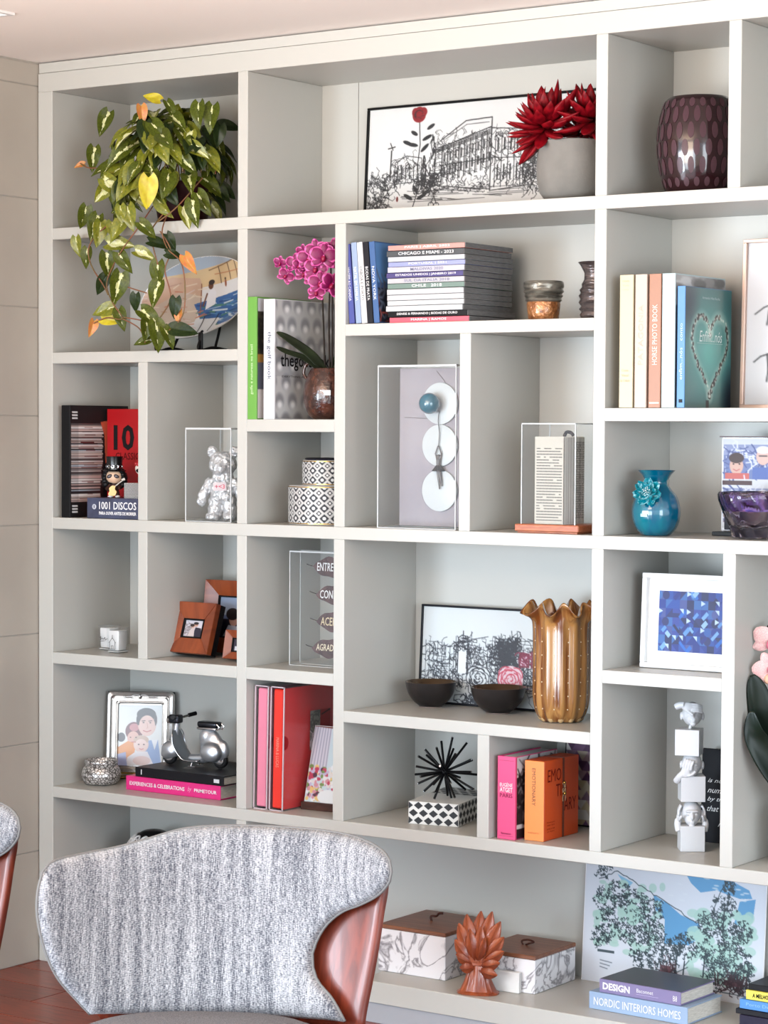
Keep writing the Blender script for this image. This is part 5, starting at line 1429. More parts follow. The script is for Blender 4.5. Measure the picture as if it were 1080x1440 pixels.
for k in range(12):
    a = 2 * PI * k / 12; ball(bm, (.047 * math.cos(a), .047 * math.sin(a), .016), (.011, .011, .016), 10, 8)
o = obj('glass_foot_lobes', bm, mat('pale_amber_glass', (206, 170, 120), rough=.06, coat=1.0), gv, smooth=180); o['kind'] = 'stuff'

# ---- blue geometric print in a white frame
J = Z['j0'] + .0004
cv = Canvas(160, 110, (34, 84, 200)); rg = random.Random(50)
BL = ((14, 43, 126), (25, 69, 154), (37, 86, 162), (20, 51, 136), (15, 31, 86), (50, 100, 167), (28, 40, 100), (64, 79, 144), (43, 64, 148))
for i in range(10):
    for j in range(7):
        x, y, s = i * 16, j * 16, 16
        cv.rect(x, y, x + s, y + s, rg.choice(BL)); k = rg.randint(0, 5)
        if k == 0: cv.poly([(x, y), (x + s, y), (x, y + s)], rg.choice(BL))
        elif k == 1: cv.poly([(x, y), (x + s, y), (x + s, y + s)], rg.choice(BL))
        elif k == 2: cv.ell(x, y + s / 2, s * .5, s * .5, rg.choice(BL))
        elif k == 3: cv.rect(x, y + s / 2, x + s, y + s, rg.choice(BL))
for _ in range(26):
    x, y = rg.uniform(4, 156), rg.uniform(4, 106); a = rg.choice((.785, -.785)); L, W_ = rg.uniform(10, 22), rg.uniform(5, 9); c_, s_ = math.cos(a), math.sin(a)
    cv.poly([(x + u * L / 2 * c_ - v * W_ / 2 * s_, y + u * L / 2 * s_ + v * W_ / 2 * c_) for u, v in ((-1, -1), (1, -1), (1, 1), (-1, 1))], rg.choice(((110, 160, 212), (16, 26, 76), (86, 140, 204), (14, 36, 120), (140, 180, 220), (28, 100, 190))))
for _ in range(16):
    x, y = rg.randint(0, 9) * 16, rg.randint(0, 6) * 16
    cv.poly(rg.choice(([(x, y), (x + 9, y), (x + 9, y + 9)], [(x, y), (x + 10, y + 5), (x, y + 10)])), (180, 204, 228))
framed('blue_print', 'blue geometric print with a wide white mount in a white frame', 'picture', (1.980, .130, J), 0, -.05, .268, .226, cv, .012, (238, 240, 240), mat_w=.029, dep=.022, glass=False)

# ---- pale pink orchid cut off by the right edge
po = thing('pink_orchid', 'pale pink orchid with long dark leaves at the right edge', 'potted plant', (2.262, .13, Z['k0']))
bm = B(); lathe(bm, [(.05, 0), (.056, .004), (.066, .12), (.066, .128), (.061, .128), (.058, .11), (0, .108)], 36); obj('pot', bm, WHITE, po, smooth=40)
PO2 = Vector((2.262, .13, Z['k0']))
DL = mat('dark_orchid_leaf', (24, 36, 26), rough=.3, col2=(18, 28, 22), scale=12)
for pts, ww in (([(-.01, 0, .13), (-.06, -.03, .25), (-.085, -.05, .38), (-.10, -.06, .44)], .034), ([(0, -.01, .13), (-.05, -.05, .22), (-.08, -.08, .30), (-.085, -.09, .36)], .03), ([(.01, 0, .13), (.06, -.02, .26), (.10, -.03, .38)], .034), ([(0, .01, .13), (-.02, .03, .3), (-.03, .04, .46)], .034), ([(.0, .0, .13), (-.09, -.02, .27), (-.145, -.03, .345)], .010)):
    thick_leaf('leaf', pts, ww, DL, po)
bm = B(); tube(bm, spline([(0, 0, .12), (-.02, -.01, .35), (-.045, -.015, .5), (-.07, -.02, .56), (-.10, -.03, .50)], 7), .003, 8); obj('stem', bm, STEM, po, smooth=180)
PKP = mat('pale_pink_petal', (232, 176, 176), rough=.5, col2=(240, 206, 200), scale=20)
PKF = orchid_flower(PKP, PKP, mat('rose_lip', (206, 110, 130), rough=.5))
bloom(VP_(1084, 902, .10) - PO2, .05, .3, .1, .3, po, PKF); bloom(VP_(1082, 940, .09) - PO2, .044, .5, .1, -.4, po, PKF)
bm = B()
for px, py, s in ((1067, 968, .012), (1074, 985, .007), (1080, 955, .010)): ball(bm, VP_(px, py, .09) - PO2, (s, s, s * 1.2), 14, 10)
obj('buds', bm, mat('peach_bud', (222, 176, 146), rough=.5), po, smooth=180)
# ================================================================ fifth row
K0 = Z['k0'] + .0004
def draw_family():
    cv = Canvas(110, 160, (236, 238, 236))
    cv.ell(40, 70, 22, 24, (120, 60, 60)); cv.ell(38, 88, 15, 18, (226, 180, 164)); cv.ell(40, 60, 12, 10, (200, 130, 130)); cv.poly([(0, 112), (24, 96), (46, 100), (36, 160), (0, 160)], (230, 150, 70)); cv.ell(8, 86, 10, 12, (70, 60, 60))
    cv.poly([(56, 96), (100, 90), (110, 160), (60, 160)], (150, 176, 222)); cv.poly([(84, 92), (100, 90), (92, 118)], (244, 246, 250))
    cv.ell(72, 50, 23, 32, (232, 192, 178)); cv.ell(70, 26, 24, 17, (58, 42, 40)); cv.ell(50, 40, 5, 14, (58, 42, 40)); cv.ell(93, 40, 4, 14, (70, 50, 48)); cv.ell(72, 54, 20, 26, (238, 200, 186))
    for x in (63, 80): cv.line([(x - 4, 43), (x + 4, 42)], 1.8, (70, 48, 44)); cv.ell(x, 47, 2.4, 1.5, (50, 40, 40))
    cv.line([(72, 48), (74, 60), (71, 62)], 1.2, (204, 150, 136)); cv.line([(63, 68), (72, 71), (82, 67)], 2.2, (190, 96, 96))
    cv.ell(58, 104, 19, 21, (238, 206, 196)); cv.ell(58, 92, 19, 12, (206, 178, 158)); cv.ell(58, 107, 16, 17, (242, 212, 202))
    for x in (52, 65): cv.ell(x, 104, 2.2, 1.6, (80, 60, 60))
    cv.line([(54, 115), (59, 117), (64, 115)], 1.8, (206, 120, 120)); cv.poly([(24, 138), (46, 122), (74, 122), (92, 160), (20, 160)], (240, 236, 240)); cv.ell(60, 146, 22, 12, (238, 210, 206)); cv.poly([(0, 130), (20, 124), (24, 160), (0, 160)], (170, 176, 214))
    for x in (31, 45): cv.ell(x, 86, 2, 1.4, (60, 40, 40))
    cv.line([(34, 98), (44, 98)], 1.8, (190, 90, 90))
    return cv
SILVF = mat('polished_silver_frame', (214, 208, 202), rough=.2, metal=.85)
sf = thing('silver_frame', 'polished silver frame with a family portrait, behind the candle jar and scooter', 'photo frame', (.160, .246, K0), .50, None, (-.10, 0))
def rrect(hw, z0, z1, r, n=5):
    P = []
    for cx, cz, a0 in ((hw - r, z0 + r, -PI / 2), (hw - r, z1 - r, 0), (-hw + r, z1 - r, PI / 2), (-hw + r, z0 + r, PI)):
        for k in range(n + 1):
            a = a0 + PI / 2 * k / n
            P.append((cx + r * math.cos(a), cz + r * math.sin(a)))
    return P
FWD, FHT = .196, .250
bm = B(); rings = []
for ins, y, r in ((0, -.002, .012), (0, -.010, .012), (.004, -.016, .010), (.012, -.018, .009), (.017, -.014, .008), (.020, -.018, .008), (.027, -.0185, .007), (.030, -.012, .006), (.033, -.014, .006), (.036, -.007, .005)):
    rings.append([(x, y, z) for x, z in rrect(FWD / 2 - ins, ins, FHT - ins, r)])
ring_loft(bm, rings, cap0=True, cap1=True); obj('frame', bm, SILVF, sf, smooth=40)
bm = B()
for k in (-1, 1):
    tube(bm, spline([(0, -.019, .238), (k * .014, -.0195, .240), (k * .03, -.019, .234), (k * .05, -.019, .236)], 5), [.0016] * 16, 6)
tube(bm, [(0, -.019, .228), (0, -.020, .244)], [.004, .0016], 8); obj('ribbon_ornament', bm, SILVF, sf, smooth=180)
bm = B()
for k in range(4): tube(bm, [(-.085, -.014 - .001 * (k % 2), .004 + k * .006), (.085, -.014 - .001 * (k % 2), .004 + k * .006)], .003, 8)
obj('gilt_ribbing', bm, GOLD, sf, smooth=180)
print_plane('family_photograph', draw_family(), FWD - .070, FHT - .076, PRINT_GLOSS, sf, (0, -.0088, .038))
box('velvet_back', -FWD / 2 + .001, FWD / 2 - .001, -.003, .002, .001, FHT - .001, BLACK, sf); box('strut', -.02, .02, .002, .005, .0, .16, BLACK, sf, rot=(.0, 0, 0))

JAR = mat('hammered_silver_jar', (196, 190, 184), rough=.3, metal=.4)
cj = thing('candle_jar', 'small round jar with a white pebble mosaic pattern, left of the pink book', 'candle jar', (.133, .112, K0))
nt = JAR.node_tree; vo = nt.nodes.new('ShaderNodeTexVoronoi'); vo.feature = 'DISTANCE_TO_EDGE'; vo.inputs['Scale'].default_value = 115
tc_ = nt.nodes.new('ShaderNodeTexCoord'); nt.links.new(tc_.outputs['Object'], vo.inputs['Vector'])
rp = nt.nodes.new('ShaderNodeValToRGB'); rp.color_ramp.elements[0].position = .06; rp.color_ramp.elements[0].color = lin((96, 90, 86)); rp.color_ramp.elements[1].position = .16; rp.color_ramp.elements[1].color = lin((226, 222, 218))
nt.links.new(vo.outputs['Distance'], rp.inputs[0]); nt.links.new(rp.outputs[0], nt.nodes['Principled BSDF'].inputs['Base Color'])
bm = B(); lathe(bm, [(p.x, p.y) for p in spline([(.036, 0, 0), (.048, .006, 0), (.0555, .026, 0), (.050, .046, 0), (.043, .053, 0)], 5)], 48, cap0=True); lathe(bm, [(.043, .053), (.046, .058), (.047, .066), (.044, .069), (.041, .066), (.040, .056), (0, .054)], 48, cap0=False); obj('body', bm, JAR, cj, smooth=60)
bm = B(); lathe(bm, [(.040, .0545), (0, .0565)], 32, cap0=False); obj('wax', bm, flat((232, 228, 220)), cj)

pb = book('book', 'hot pink book lying flat below the black one', (.256, .076, K0), .0, .0385, .245, .335, (226, 46, 130), lying=True, board=.003)
text('spine_lettering', 'EXPERIENCES & CELEBRATIONS', .196, .0105, WINK, pb, (.112, -.0008, .0195), bold=.012)
text('spine_script', 'by', .014, .017, flat((246, 170, 206)), pb, (.228, -.0008, .0195), shear=.5)
text('spine_maker', 'PRIMETOUR', .078, .0095, WINK, pb, (.283, -.0008, .0195), bold=.012)
kb = book('book', 'black book lying on the hot pink one, under the silver scooter', (.284, .082, K0 + .039), -.02, .026, .236, .318, (26, 26, 30), lying=True, board=.003)
box('spine_mark', .022, .0245, -.0008, 0, .006, .020, WINK, kb); box('publisher_mark', .284, .303, -.0008, 0, .007, .017, flat((226, 228, 232)), kb)

# ---- model scooter
ALU = mat('brushed_aluminium', (214, 218, 224), rough=.3, metal=.8)
DARKM = mat('dark_gunmetal', (58, 60, 66), rough=.25, metal=.8)
so = thing('model_scooter', 'silver metal model scooter standing on the black book', 'model scooter', (.416, .185, K0 + .0655), .10)
bm = B()   # rear body with its two side cowls
for c, r in (((.052, 0, .062), (.036, .020, .044)), ((.066, 0, .048), (.040, .018, .036)), ((.036, 0, .085), (.022, .018, .026)), ((.088, 0, .050), (.022, .014, .030))): ball(bm, c, r, 20, 14)
for s in (-1, 1): ball(bm, (.060, s * .020, .044), (.034, .014, .027), 20, 14)
tube(bm, [(-.02, 0, .022), (.03, 0, .024), (.05, 0, .035)], [.012, .014, .016], 12)
link('body', remesh(bm, .0028, 16), ALU, so)
bm = B()
rings = []
for p, wd, th in ((( -.062, .098), .020, .003), ((-.060, .085), .028, .003), ((-.054, .066), .030, .003), ((-.044, .046), .029, .003), ((-.032, .030), .027, .003), ((-.018, .022), .026, .003), ((.0, .020), .026, .003), ((.022, .022), .025, .003)):
    n_ = Vector((.5, 0, .5)).normalized() if p[0] < -.03 else Vector((0, 0, 1))
    rings.append([(p[0] - n_.x * .004, -wd, p[1] - n_.z * .004), (p[0], -wd * .5, p[1]), (p[0] + .0005, 0, p[1] + .001), (p[0], wd * .5, p[1]), (p[0] - n_.x * .004, wd, p[1] - n_.z * .004), (p[0] - n_.x * .0065, wd * .96, p[1] - n_.z * .0065), (p[0] - n_.x * .0035, 0, p[1] - n_.z * .0035), (p[0] - n_.x * .0065, -wd * .96, p[1] - n_.z * .0065)])
ring_loft(bm, rings); obj('leg_shield', bm, mat('grey_metal', (150, 156, 164), rough=.3, metal=.75), so, smooth=60)
bm = B()
for s in (-1, 1): tube(bm, spline([(-.062, s * .020, .098), (-.060, s * .0285, .085), (-.058, s * .031, .066), (-.048, s * .030, .044), (-.036, s * .028, .028), (-.02, s * .027, .018), (.022, s * .026, .018)], 5), .0016, 6)
obj('shield_trim', bm, CHROME, so, smooth=180)
bm = B(); ball(bm, (-.084, 0, .040), (.030, .017, .026), 20, 14); ball(bm, (-.072, 0, .055), (.016, .011, .02), 16, 12); ball(bm, (-.092, 0, .030), (.024, .015, .018), 16, 12); link('front_fender', remesh(bm, .0026, 12), ALU, so)
bm = B(); tube(bm, [(-.072, 0, .05), (-.064, 0, .105), (-.060, 0, .126)], [.010, .008, .008], 12); obj('steering_column', bm, ALU, so, smooth=60)
bm = B(); bx(bm, -.084, -.050, -.014, .014, .116, .140, bev=.005, seg=3); obj('headset', bm, DARKM, so, smooth=40)
bm = B(); tube(bm, [(-.080, 0, .124), (-.092, 0, .124)], [.011, .0105], 16); obj('headlight', bm, CHROME, so, smooth=40)
for s in (-1, 1):
    bm = B(); tube(bm, [(-.060, s * .010, .130), (-.046, s * .040, .136)], .0035, 8); hb_ = obj('handlebar', bm, CHROME, so, smooth=60)
    bm = B(); tube(bm, [(-.048, s * .036, .1355), (-.038, s * .058, .1395)], .0058, 10); obj('grip', bm, BLACK, hb_, smooth=60)
for x in (-.086, .082):
    bm = B(); rings = []
    for k in range(25):
        a = 2 * PI * k / 24
        rings.append([(x + (.0175 + .006 * math.cos(b_)) * math.cos(a), .0075 * math.sin(b_), .0235 + (.0175 + .006 * math.cos(b_)) * math.sin(a)) for b_ in [2 * PI * q / 10 for q in range(10)]])
    ring_loft(bm, rings, cap0=False, cap1=False); wh = obj('tyre', bm, flat((24, 24, 26), .6), so, smooth=180)
    bm = B(); tube(bm, [(x, -.007, .0235), (x, .007, .0235)], .013, 20); tube(bm, [(x, -.0105, .0235), (x, .0105, .0235)], .005, 12); obj('hub', bm, CHROME, wh, smooth=40)
bm = B(); bx(bm, .012, .078, -.0155, .0155, .112, .128, bev=.006, seg=3); obj('seat', bm, DARKM, so, smooth=50)
bm = B(); bx(bm, .012, .076, -.0160, .0160, .105, .1125, bev=.003, seg=2); tube(bm, [(.076, -.012, .122), (.084, -.012, .115), (.078, -.012, .106)], .002, 6); tube(bm, [(.076, .012, .122), (.084, .012, .115), (.078, .012, .106)], .002, 6); obj('seat_rail', bm, CHROME, so, smooth=50)
bm = B(); tube(bm, [(.0, -.016, .018), (-.002, -.022, .002)], .002, 8); tube(bm, [(.0, .016, .018), (-.002, .022, .002)], .002, 8); bx(bm, -.012, .012, -.026, -.018, 0, .002); bx(bm, -.012, .012, .018, .026, 0, .002); obj('stand', bm, CHROME, so, smooth=60)

# ---- two albums in clear slipcases
for x0, col, lab, pcol in ((.7405, (226, 132, 156), 'pale pink album in a clear slipcase, far left of its compartment', (220, 150, 170)), (.7925, (226, 50, 36), 'bright red album in a clear slipcase beside the pale pink one', (226, 60, 44))):
    t = thing('slipcase_album', lab, 'album', (x0, .028, K0), 0, 'albums in clear slipcases', (0, .018))
    wd, dp, ht = (.044, .262, .327)
    edge = mat('slipcase_edge', (206, 190, 196), rough=.3)
    box('album_cover', .006, wd - .006, .004, dp - .006, .006, ht - .007, flat(col, .35), t, bev=.003)
    bm = B(); bx(bm, 0, .0018, 0, dp, 0, ht); bx(bm, 0, wd, 0, dp, 0, .002); bx(bm, 0, wd, 0, dp, ht - .002, ht); bx(bm, 0, wd, dp - .002, dp, 0, ht)
    bx(bm, wd - .0018, wd, 0, dp, 0, ht) ; obj('slipcase_walls', bm, ACRYL, t)
    bm = B()
    for x in (-.0006, wd - .0022): bx(bm, x, x + .0028, -.0008, .0020, 0, ht)
    for z_ in (-.0002, ht - .0026): bx(bm, 0, wd, -.0008, .0020, z_, z_ + .0028)
    obj('slipcase_rim', bm, edge, t)
    side = flat((232, 24, 28) if col[1] < 100 else (214, 130, 150), .45, .0)
    box('side_panel', wd - .0055, wd - .0022, .004, dp - .004, .004, ht - .004, side, t)
    bm = B(); n_ = 20
    prism(bm, [(.004 + .016 * math.cos(-PI / 2 + PI * k / n_), ht * .55 + .018 * math.sin(-PI / 2 + PI * k / n_)) for k in range(n_ + 1)], -.001, .0012)
    o = obj('thumb_notch', bm, flat((150, 40, 80) if col[1] > 100 else (160, 14, 24)), t, (wd + .0002, 0, 0), (0, 0, PI / 2))
    if col[1] < 100:
        text('spine_lettering', 'MARINA & LUCAS', .078, .010, flat((240, 150, 130)), t, (wd / 2, .0032, ht * .47), turn=-PI / 2)
        cv = Canvas(60, 60, (150, 150, 140)); r_ = random.Random(61); cv.scrib(r_, 0, 0, 60, 60, 80, 8, 2, (110, 110, 104)); cv.rect(30, 0, 60, 60, (166, 60, 60)); cv.scrib(r_, 6, 34, 40, 58, 40, 5, 2.4, (220, 200, 206)); cv.line([(34, 8), (58, 2)], 2, (40, 30, 30))
        print_plane('cover_image', cv, .090, .105, PRINT, t, (wd + .0003, .160, .150), face='+x')  # reflection in the slipcase side, painted on as a small picture
# ---- wedding photo block
cv = Canvas(90, 110, (206, 226, 232)); r_ = random.Random(70)
cv.rect(0, 0, 34, 62, (214, 214, 224))
for x in range(2, 34, 5): cv.line([(x, 0), (x - 6 + x * .2, 66)], 2.0, (168, 166, 182))
cv.line([(0, 0), (90, 4)], 3, (110, 60, 50))
for _ in range(260):
    x, y = r_.uniform(0, 88), r_.uniform(58, 106); c = r_.choice(((196, 60, 90), (232, 226, 220), (240, 238, 236), (120, 150, 80), (80, 40, 60), (236, 200, 120), (200, 190, 220), (216, 150, 160), (240, 244, 246)))
    cv.ell(x, y, r_.uniform(2, 5), r_.uniform(2, 4), c)
cv.ell(44, 100, 20, 10, (240, 244, 244)); cv.ell(50, 34, 6, 14, (24, 24, 30)); cv.ell(60, 70, 12, 9, (246, 248, 248))
wf = thing('wedding_photo', 'flower-filled wedding photo standing in a dark wooden block', 'photo', (.925, .108, K0), .06)
box('wooden_block', -.076, .076, -.014, .020, 0, .020, mat('walnut_block', (84, 50, 40), rough=.45, col2=(64, 38, 30), scale=9, stretch=(2, 12, 12)), wf, bev=.001)
ph_ = box('photo_sheet', -.073, .073, .0, .002, 0, .205, WHITE, wf, loc=(0, -.002, .0175), rot=(-.26, 0, 0))
print_plane('photo_print', cv, .144, .203, PRINT_GLOSS, ph_, (0, -.0008, .001))

# ---- inlaid box with a rod sculpture
cv = Canvas(170, 76, (240, 240, 236))
def diamonds(cv, n, m):
    sx, sy = cv.w / n, cv.h / m
    for j in range(m):
        for i in range(n + 1):
            cx, cy = i * sx + (sx / 2 if j % 2 else 0), (j + .5) * sy
            cv.poly([(cx - sx * .46, cy), (cx, cy - sy * .50), (cx + sx * .46, cy), (cx, cy + sy * .50)], (24, 24, 30))
            cv.poly([(cx - sx * .5, cy - sy * .10), (cx - sx * .42, cy - sy * .1), (cx - sx * .42, cy + sy * .1), (cx - sx * .5, cy + sy * .1)], (240, 240, 236))
    return cv
diamonds(cv, 5, 3)
ib = thing('inlaid_box', 'white box inlaid with black diamonds, holding up the black rod sculpture', 'box', (1.2585, .156, K0), .215)
IW, ID_, IH = .137, .150, .0575
box('body', -IW / 2, IW / 2, -ID_ / 2, ID_ / 2, 0, IH, flat((236, 236, 232), .35), ib, bev=.0008)
print_plane('front_inlay', cv, IW - .002, IH - .001, PRINT, ib, (0, -ID_ / 2 - .0006, .0005)); print_plane('side_inlay', diamonds(Canvas(170, 76, (240, 240, 236)), 6, 3), ID_ - .002, IH - .001, PRINT, ib, (IW / 2 + .0006, 0, .0005), face='+x'); print_plane('top_inlay', diamonds(Canvas(120, 120, (236, 236, 232)), 5, 6), IW - .002, ID_ - .002, PRINT, ib, (0, ID_ / 2 - .001, IH + .0006), face='+z')
us = thing('rod_sculpture', 'black burst of rods sculpture with tiny bright ends, on the inlaid box', 'sculpture', (1.262, .152, K0 + IH + .001))
r_ = random.Random(77); cU = Vector((0, 0, .069)); bmt = B(); k = 0
ds = []
for k in range(30):
    zz = 1 - 2 * (k + .5) / 30; a = k * 2.39996
    d = Vector((math.sqrt(1 - zz * zz) * math.cos(a), math.sqrt(1 - zz * zz) * math.sin(a), zz))
    L = r_.uniform(.074, .098)
    if d.z < -.2: L = min(L, .0675 / -d.z)
    bm = B(); tube(bm, [cU, cU + d * L], .0031, 8); rod_ = obj('rod', bm, BLACK, us, smooth=50)
    bm = B(); tube(bm, [cU + d * L, cU + d * (L + .0008)], .0025, 8); obj('bright_tip', bm, CHROME, rod_, smooth=50)
bm = B(); ball(bm, cU, .012, 14, 10); obj('core', bm, BLACK, us, smooth=180)

# ---- pink and orange books, and the patterned board behind
p1 = book('book', 'hot pink spined book with a grey photograph cover, left of the orange book', (1.5065, .016, K0), 0, .051, .20, .204, (226, 74, 128), pages=flat((214, 214, 210), .8), board=.003)
for s, zz, c, h_ in (('EUGÈNE', .135, WINK, .011), ('ATGET', .122, WINK, .011), ('PARIS', .108, flat((110, 22, 60)), .010)): text('spine_lettering', s, .036, h_, c, p1, (.0255, -.0008, zz))
box('spine_rule', .004, .047, -.0008, 0, .1935, .1942, flat((160, 30, 84)), p1); box('spine_rule', .004, .047, -.0008, 0, .008, .0087, flat((160, 30, 84)), p1); text('publisher', 'flammarion', .028, .005, flat((110, 22, 60)), p1, (.0255, -.0008, .015))
cv = Canvas(70, 80, (210, 206, 206)); r_ = random.Random(80); cv.rect(0, 20, 70, 66, (44, 38, 40)); cv.scrib(r_, 0, 16, 70, 66, 60, 10, 2.4, (120, 112, 112)); cv.scrib(r_, 0, 16, 70, 66, 60, 8, 2, (20, 16, 18)); cv.rect(0, 70, 70, 80, (40, 20, 26))
print_plane('cover_image', cv, .19, .200, PRINT, p1, (.0515, .102, .002), face='+x')
ORANGE_LIT = flat((240, 142, 66), .4); ORANGE_SHADED = flat((226, 84, 24), .4)  # one orange as lit spine and shaded cover, shade put into colour
e1 = thing('book', 'orange boxed book with dark red lettering and a brown strap', 'book', (1.571, .038, K0))
box('spine_board', 0, .054, 0, .003, 0, .196, ORANGE_LIT, e1, bev=.0008); box('cover', 0, .054, .003, .168, 0, .196, ORANGE_SHADED, e1, bev=.001); box('pages', .003, .051, .165, .170, .003, .193, PAPER, e1)
text('spine_lettering', 'EMOTIONARY', .092, .010, flat((110, 70, 40)), e1, (.026, -.0008, .132), turn=-PI / 2); text('publisher', 'editora', .03, .005, flat((200, 110, 50)), e1, (.026, -.0008, .020))
RD = flat((120, 24, 16))
for s, y_, zz, wd in (('EMO', .050, .158, .064), ('TIO', .084, .119, .052), ('ARY', .126, .080, .058)): text('cover_lettering', s, wd, .031, RD, e1, (.0548, y_, zz), face='+x')
for k in range(4): text('cover_small_print', ('Palavras para', 'nomear o que se', 'sente e vive', 'por dentro')[k], .038 - .004 * (k % 2), .0052, RD, e1, (.0548, .034, .044 - k * .0075), face='+x')
box('strap', .0545, .0558, .088, .096, .001, .1955, flat((112, 54, 34)), e1); box('strap_top', .0, .0555, .088, .096, .1955, .1968, flat((112, 54, 34)), e1)
text('gold_charm_letters', 'PSC', .046, .017, flat((240, 214, 168), .3), e1, (.0564, .094, .112), face='+x', turn=-PI / 2, bold=.02)
bm = B(); ball(bm, (.058, .092, .135), .0042, 12, 8); ball(bm, (.058, .094, .108), .0045, 12, 8); obj('gold_charms', bm, GOLD, e1, smooth=180)
cv = Canvas(100, 120, (210, 200, 190)); r_ = random.Random(90)
for i in range(7):
    for j in range(9):
        x, y, s = i * 15, j * 14, 15
        cs = ((206, 190, 170), (120, 80, 120), (226, 214, 190), (90, 50, 90), (150, 120, 140), (214, 196, 160), (180, 150, 160), (236, 232, 226))
        cv.poly([(x, y), (x + s, y), (x + s / 2, y + 14)], r_.choice(cs)); cv.poly([(x + s, y), (x + 1.5 * s, y + 14), (x + s / 2, y + 14)], r_.choice(cs)); cv.poly([(x, y), (x + s / 2, y + 14), (x - s / 2, y + 14)], r_.choice(cs))
framed('patterned_print', 'dark-edged print of purple and beige triangles behind the orange book', 'picture', (1.640, .300, K0), 0, -.05, .22, .218, cv, .004, (30, 22, 32), dep=.008, glass=False)

# ---- sculpture of three covered heads on cubes
PLAST = flat((214, 216, 219), .45)
hs = thing('heads_sculpture', 'white sculpture of three hand-covered heads stacked between cubes', 'sculpture', (1.964, .158, K0))
def cube(z0, z1, rz, dx=0, dy=0, s=.058):
    bm = B(); bx(bm, -s / 2, s / 2, -s / 2, s / 2, z0, z1, bev=.0008); obj('cube', bm, PLAST, hs, (dx, dy, 0), (0, 0, rz))
cube(0, .061, .62); cube(.119, .180, .62); cube(.229, .291, .30, -.006, -.004)
def head(z, face_ang, tilt, hand, name):
    """head with face, ears and a hand laid over it"""
    bm = B()
    ball(bm, (0, .002, .030), (.0235, .028, .029), 24, 18); ball(bm, (0, -.010, .016), (.0165, .018, .017), 18, 14)
    ball(bm, (0, -.030, .024), (.0045, .006, .009), 12, 8); ball(bm, (0, -.024, .036), (.017, .006, .0035), 14, 8)
    ball(bm, (0, -.0265, .012), (.008, .004, .0022), 12, 8); ball(bm, (0, -.0262, .0085), (.007, .004, .0024), 12, 8); ball(bm, (0, -.023, .001), (.008, .007, .006), 12, 8)
    for s in (-1, 1):
        ball(bm, (s * .0255, .004, .025), (.004, .0075, .0105), 12, 10); ball(bm, (s * .010, -.0225, .0285), (.005, .004, .0026), 10, 8)
    def fin(p, r): tube(bm, spline(p, 5), r, 10)
    if hand == 'eyes':      # forearm from the left, palm over the eyes
        fin([(-.040, -.022, .042), (-.030, -.029, .045), (-.020, -.034, .044)], .0085); ball(bm, (-.012, -.033, .040), (.015, .006, .012), 14, 10)
        for q in range(4): fin([(-.004, -.035, .047 - q * .0058), (.010, -.034, .046 - q * .0056), (.022, -.026, .043 - q * .005)], .0030 if q else .0027)
        fin([(-.016, -.034, .032), (-.006, -.037, .024), (.000, -.036, .019)], .0033)
    elif hand == 'mouth':
        fin([(-.036, -.012, -.012), (-.028, -.024, .0), (-.020, -.030, .008)], .0085); ball(bm, (-.014, -.031, .012), (.012, .006, .014), 14, 10)
        for q in range(4): fin([(-.020 + q * .0060, -.033, .018), (-.018 + q * .0066, -.034, .032), (-.014 + q * .0064, -.030, .045 - .002 * q)], .0031)
        fin([(-.008, -.034, .004), (.002, -.036, .008), (.010, -.034, .016)], .0034)
    else:
        for s in (-1, 1):
            fin([(s * .030, -.010, -.014), (s * .033, -.006, .002), (s * .031, -.002, .012)], .0085); ball(bm, (s * .030, .0, .016), (.006, .012, .014), 14, 10)
            for q in range(4): fin([(s * .031, -.010 + q * .0062, .024), (s * .030, -.009 + q * .0064, .036), (s * .024, -.007 + q * .0062, .048)], .0031)
            fin([(s * .031, -.010, .012), (s * .028, -.020, .018), (s * .024, -.025, .026)], .0033)
    bmesh.ops.transform(bm, matrix=Matrix.Rotation(tilt, 4, 'X'), verts=bm.verts[:])
    link(name, remesh(bm, .0016, 2), PLAST, hs, (0, 0, z), (0, 0, face_ang))
head(.060, .55, .0, 'ears', 'head'); head(.178, .45, .0, 'mouth', 'head'); head(.297, .55, -.30, 'eyes', 'head')
bm = B(); tube(bm, [(-.005, -.003, .288), (-.002, 0, .31)], .004, 10); obj('neck_pin', bm, PLAST, hs)
sg = thing('script_sign', 'black sign with white handwriting behind the heads sculpture', 'sign', (2.021, .285, K0), 0, None, (-.03, 0))
box('board', -.093, .093, -.010, 0, 0, .228, flat((22, 22, 27), .6), sg, bev=.001)
for s, zz, wd in (('is not measured by', .150, .160), ('number of breaths', .128, .160), ('by the moments we', .105, .160), ('that take our breath', .083, .160), ('loving away', .044, .100)): text('handwriting', s, wd, .0135, WINK, sg, (.004, -.0106, zz), shear=.45)
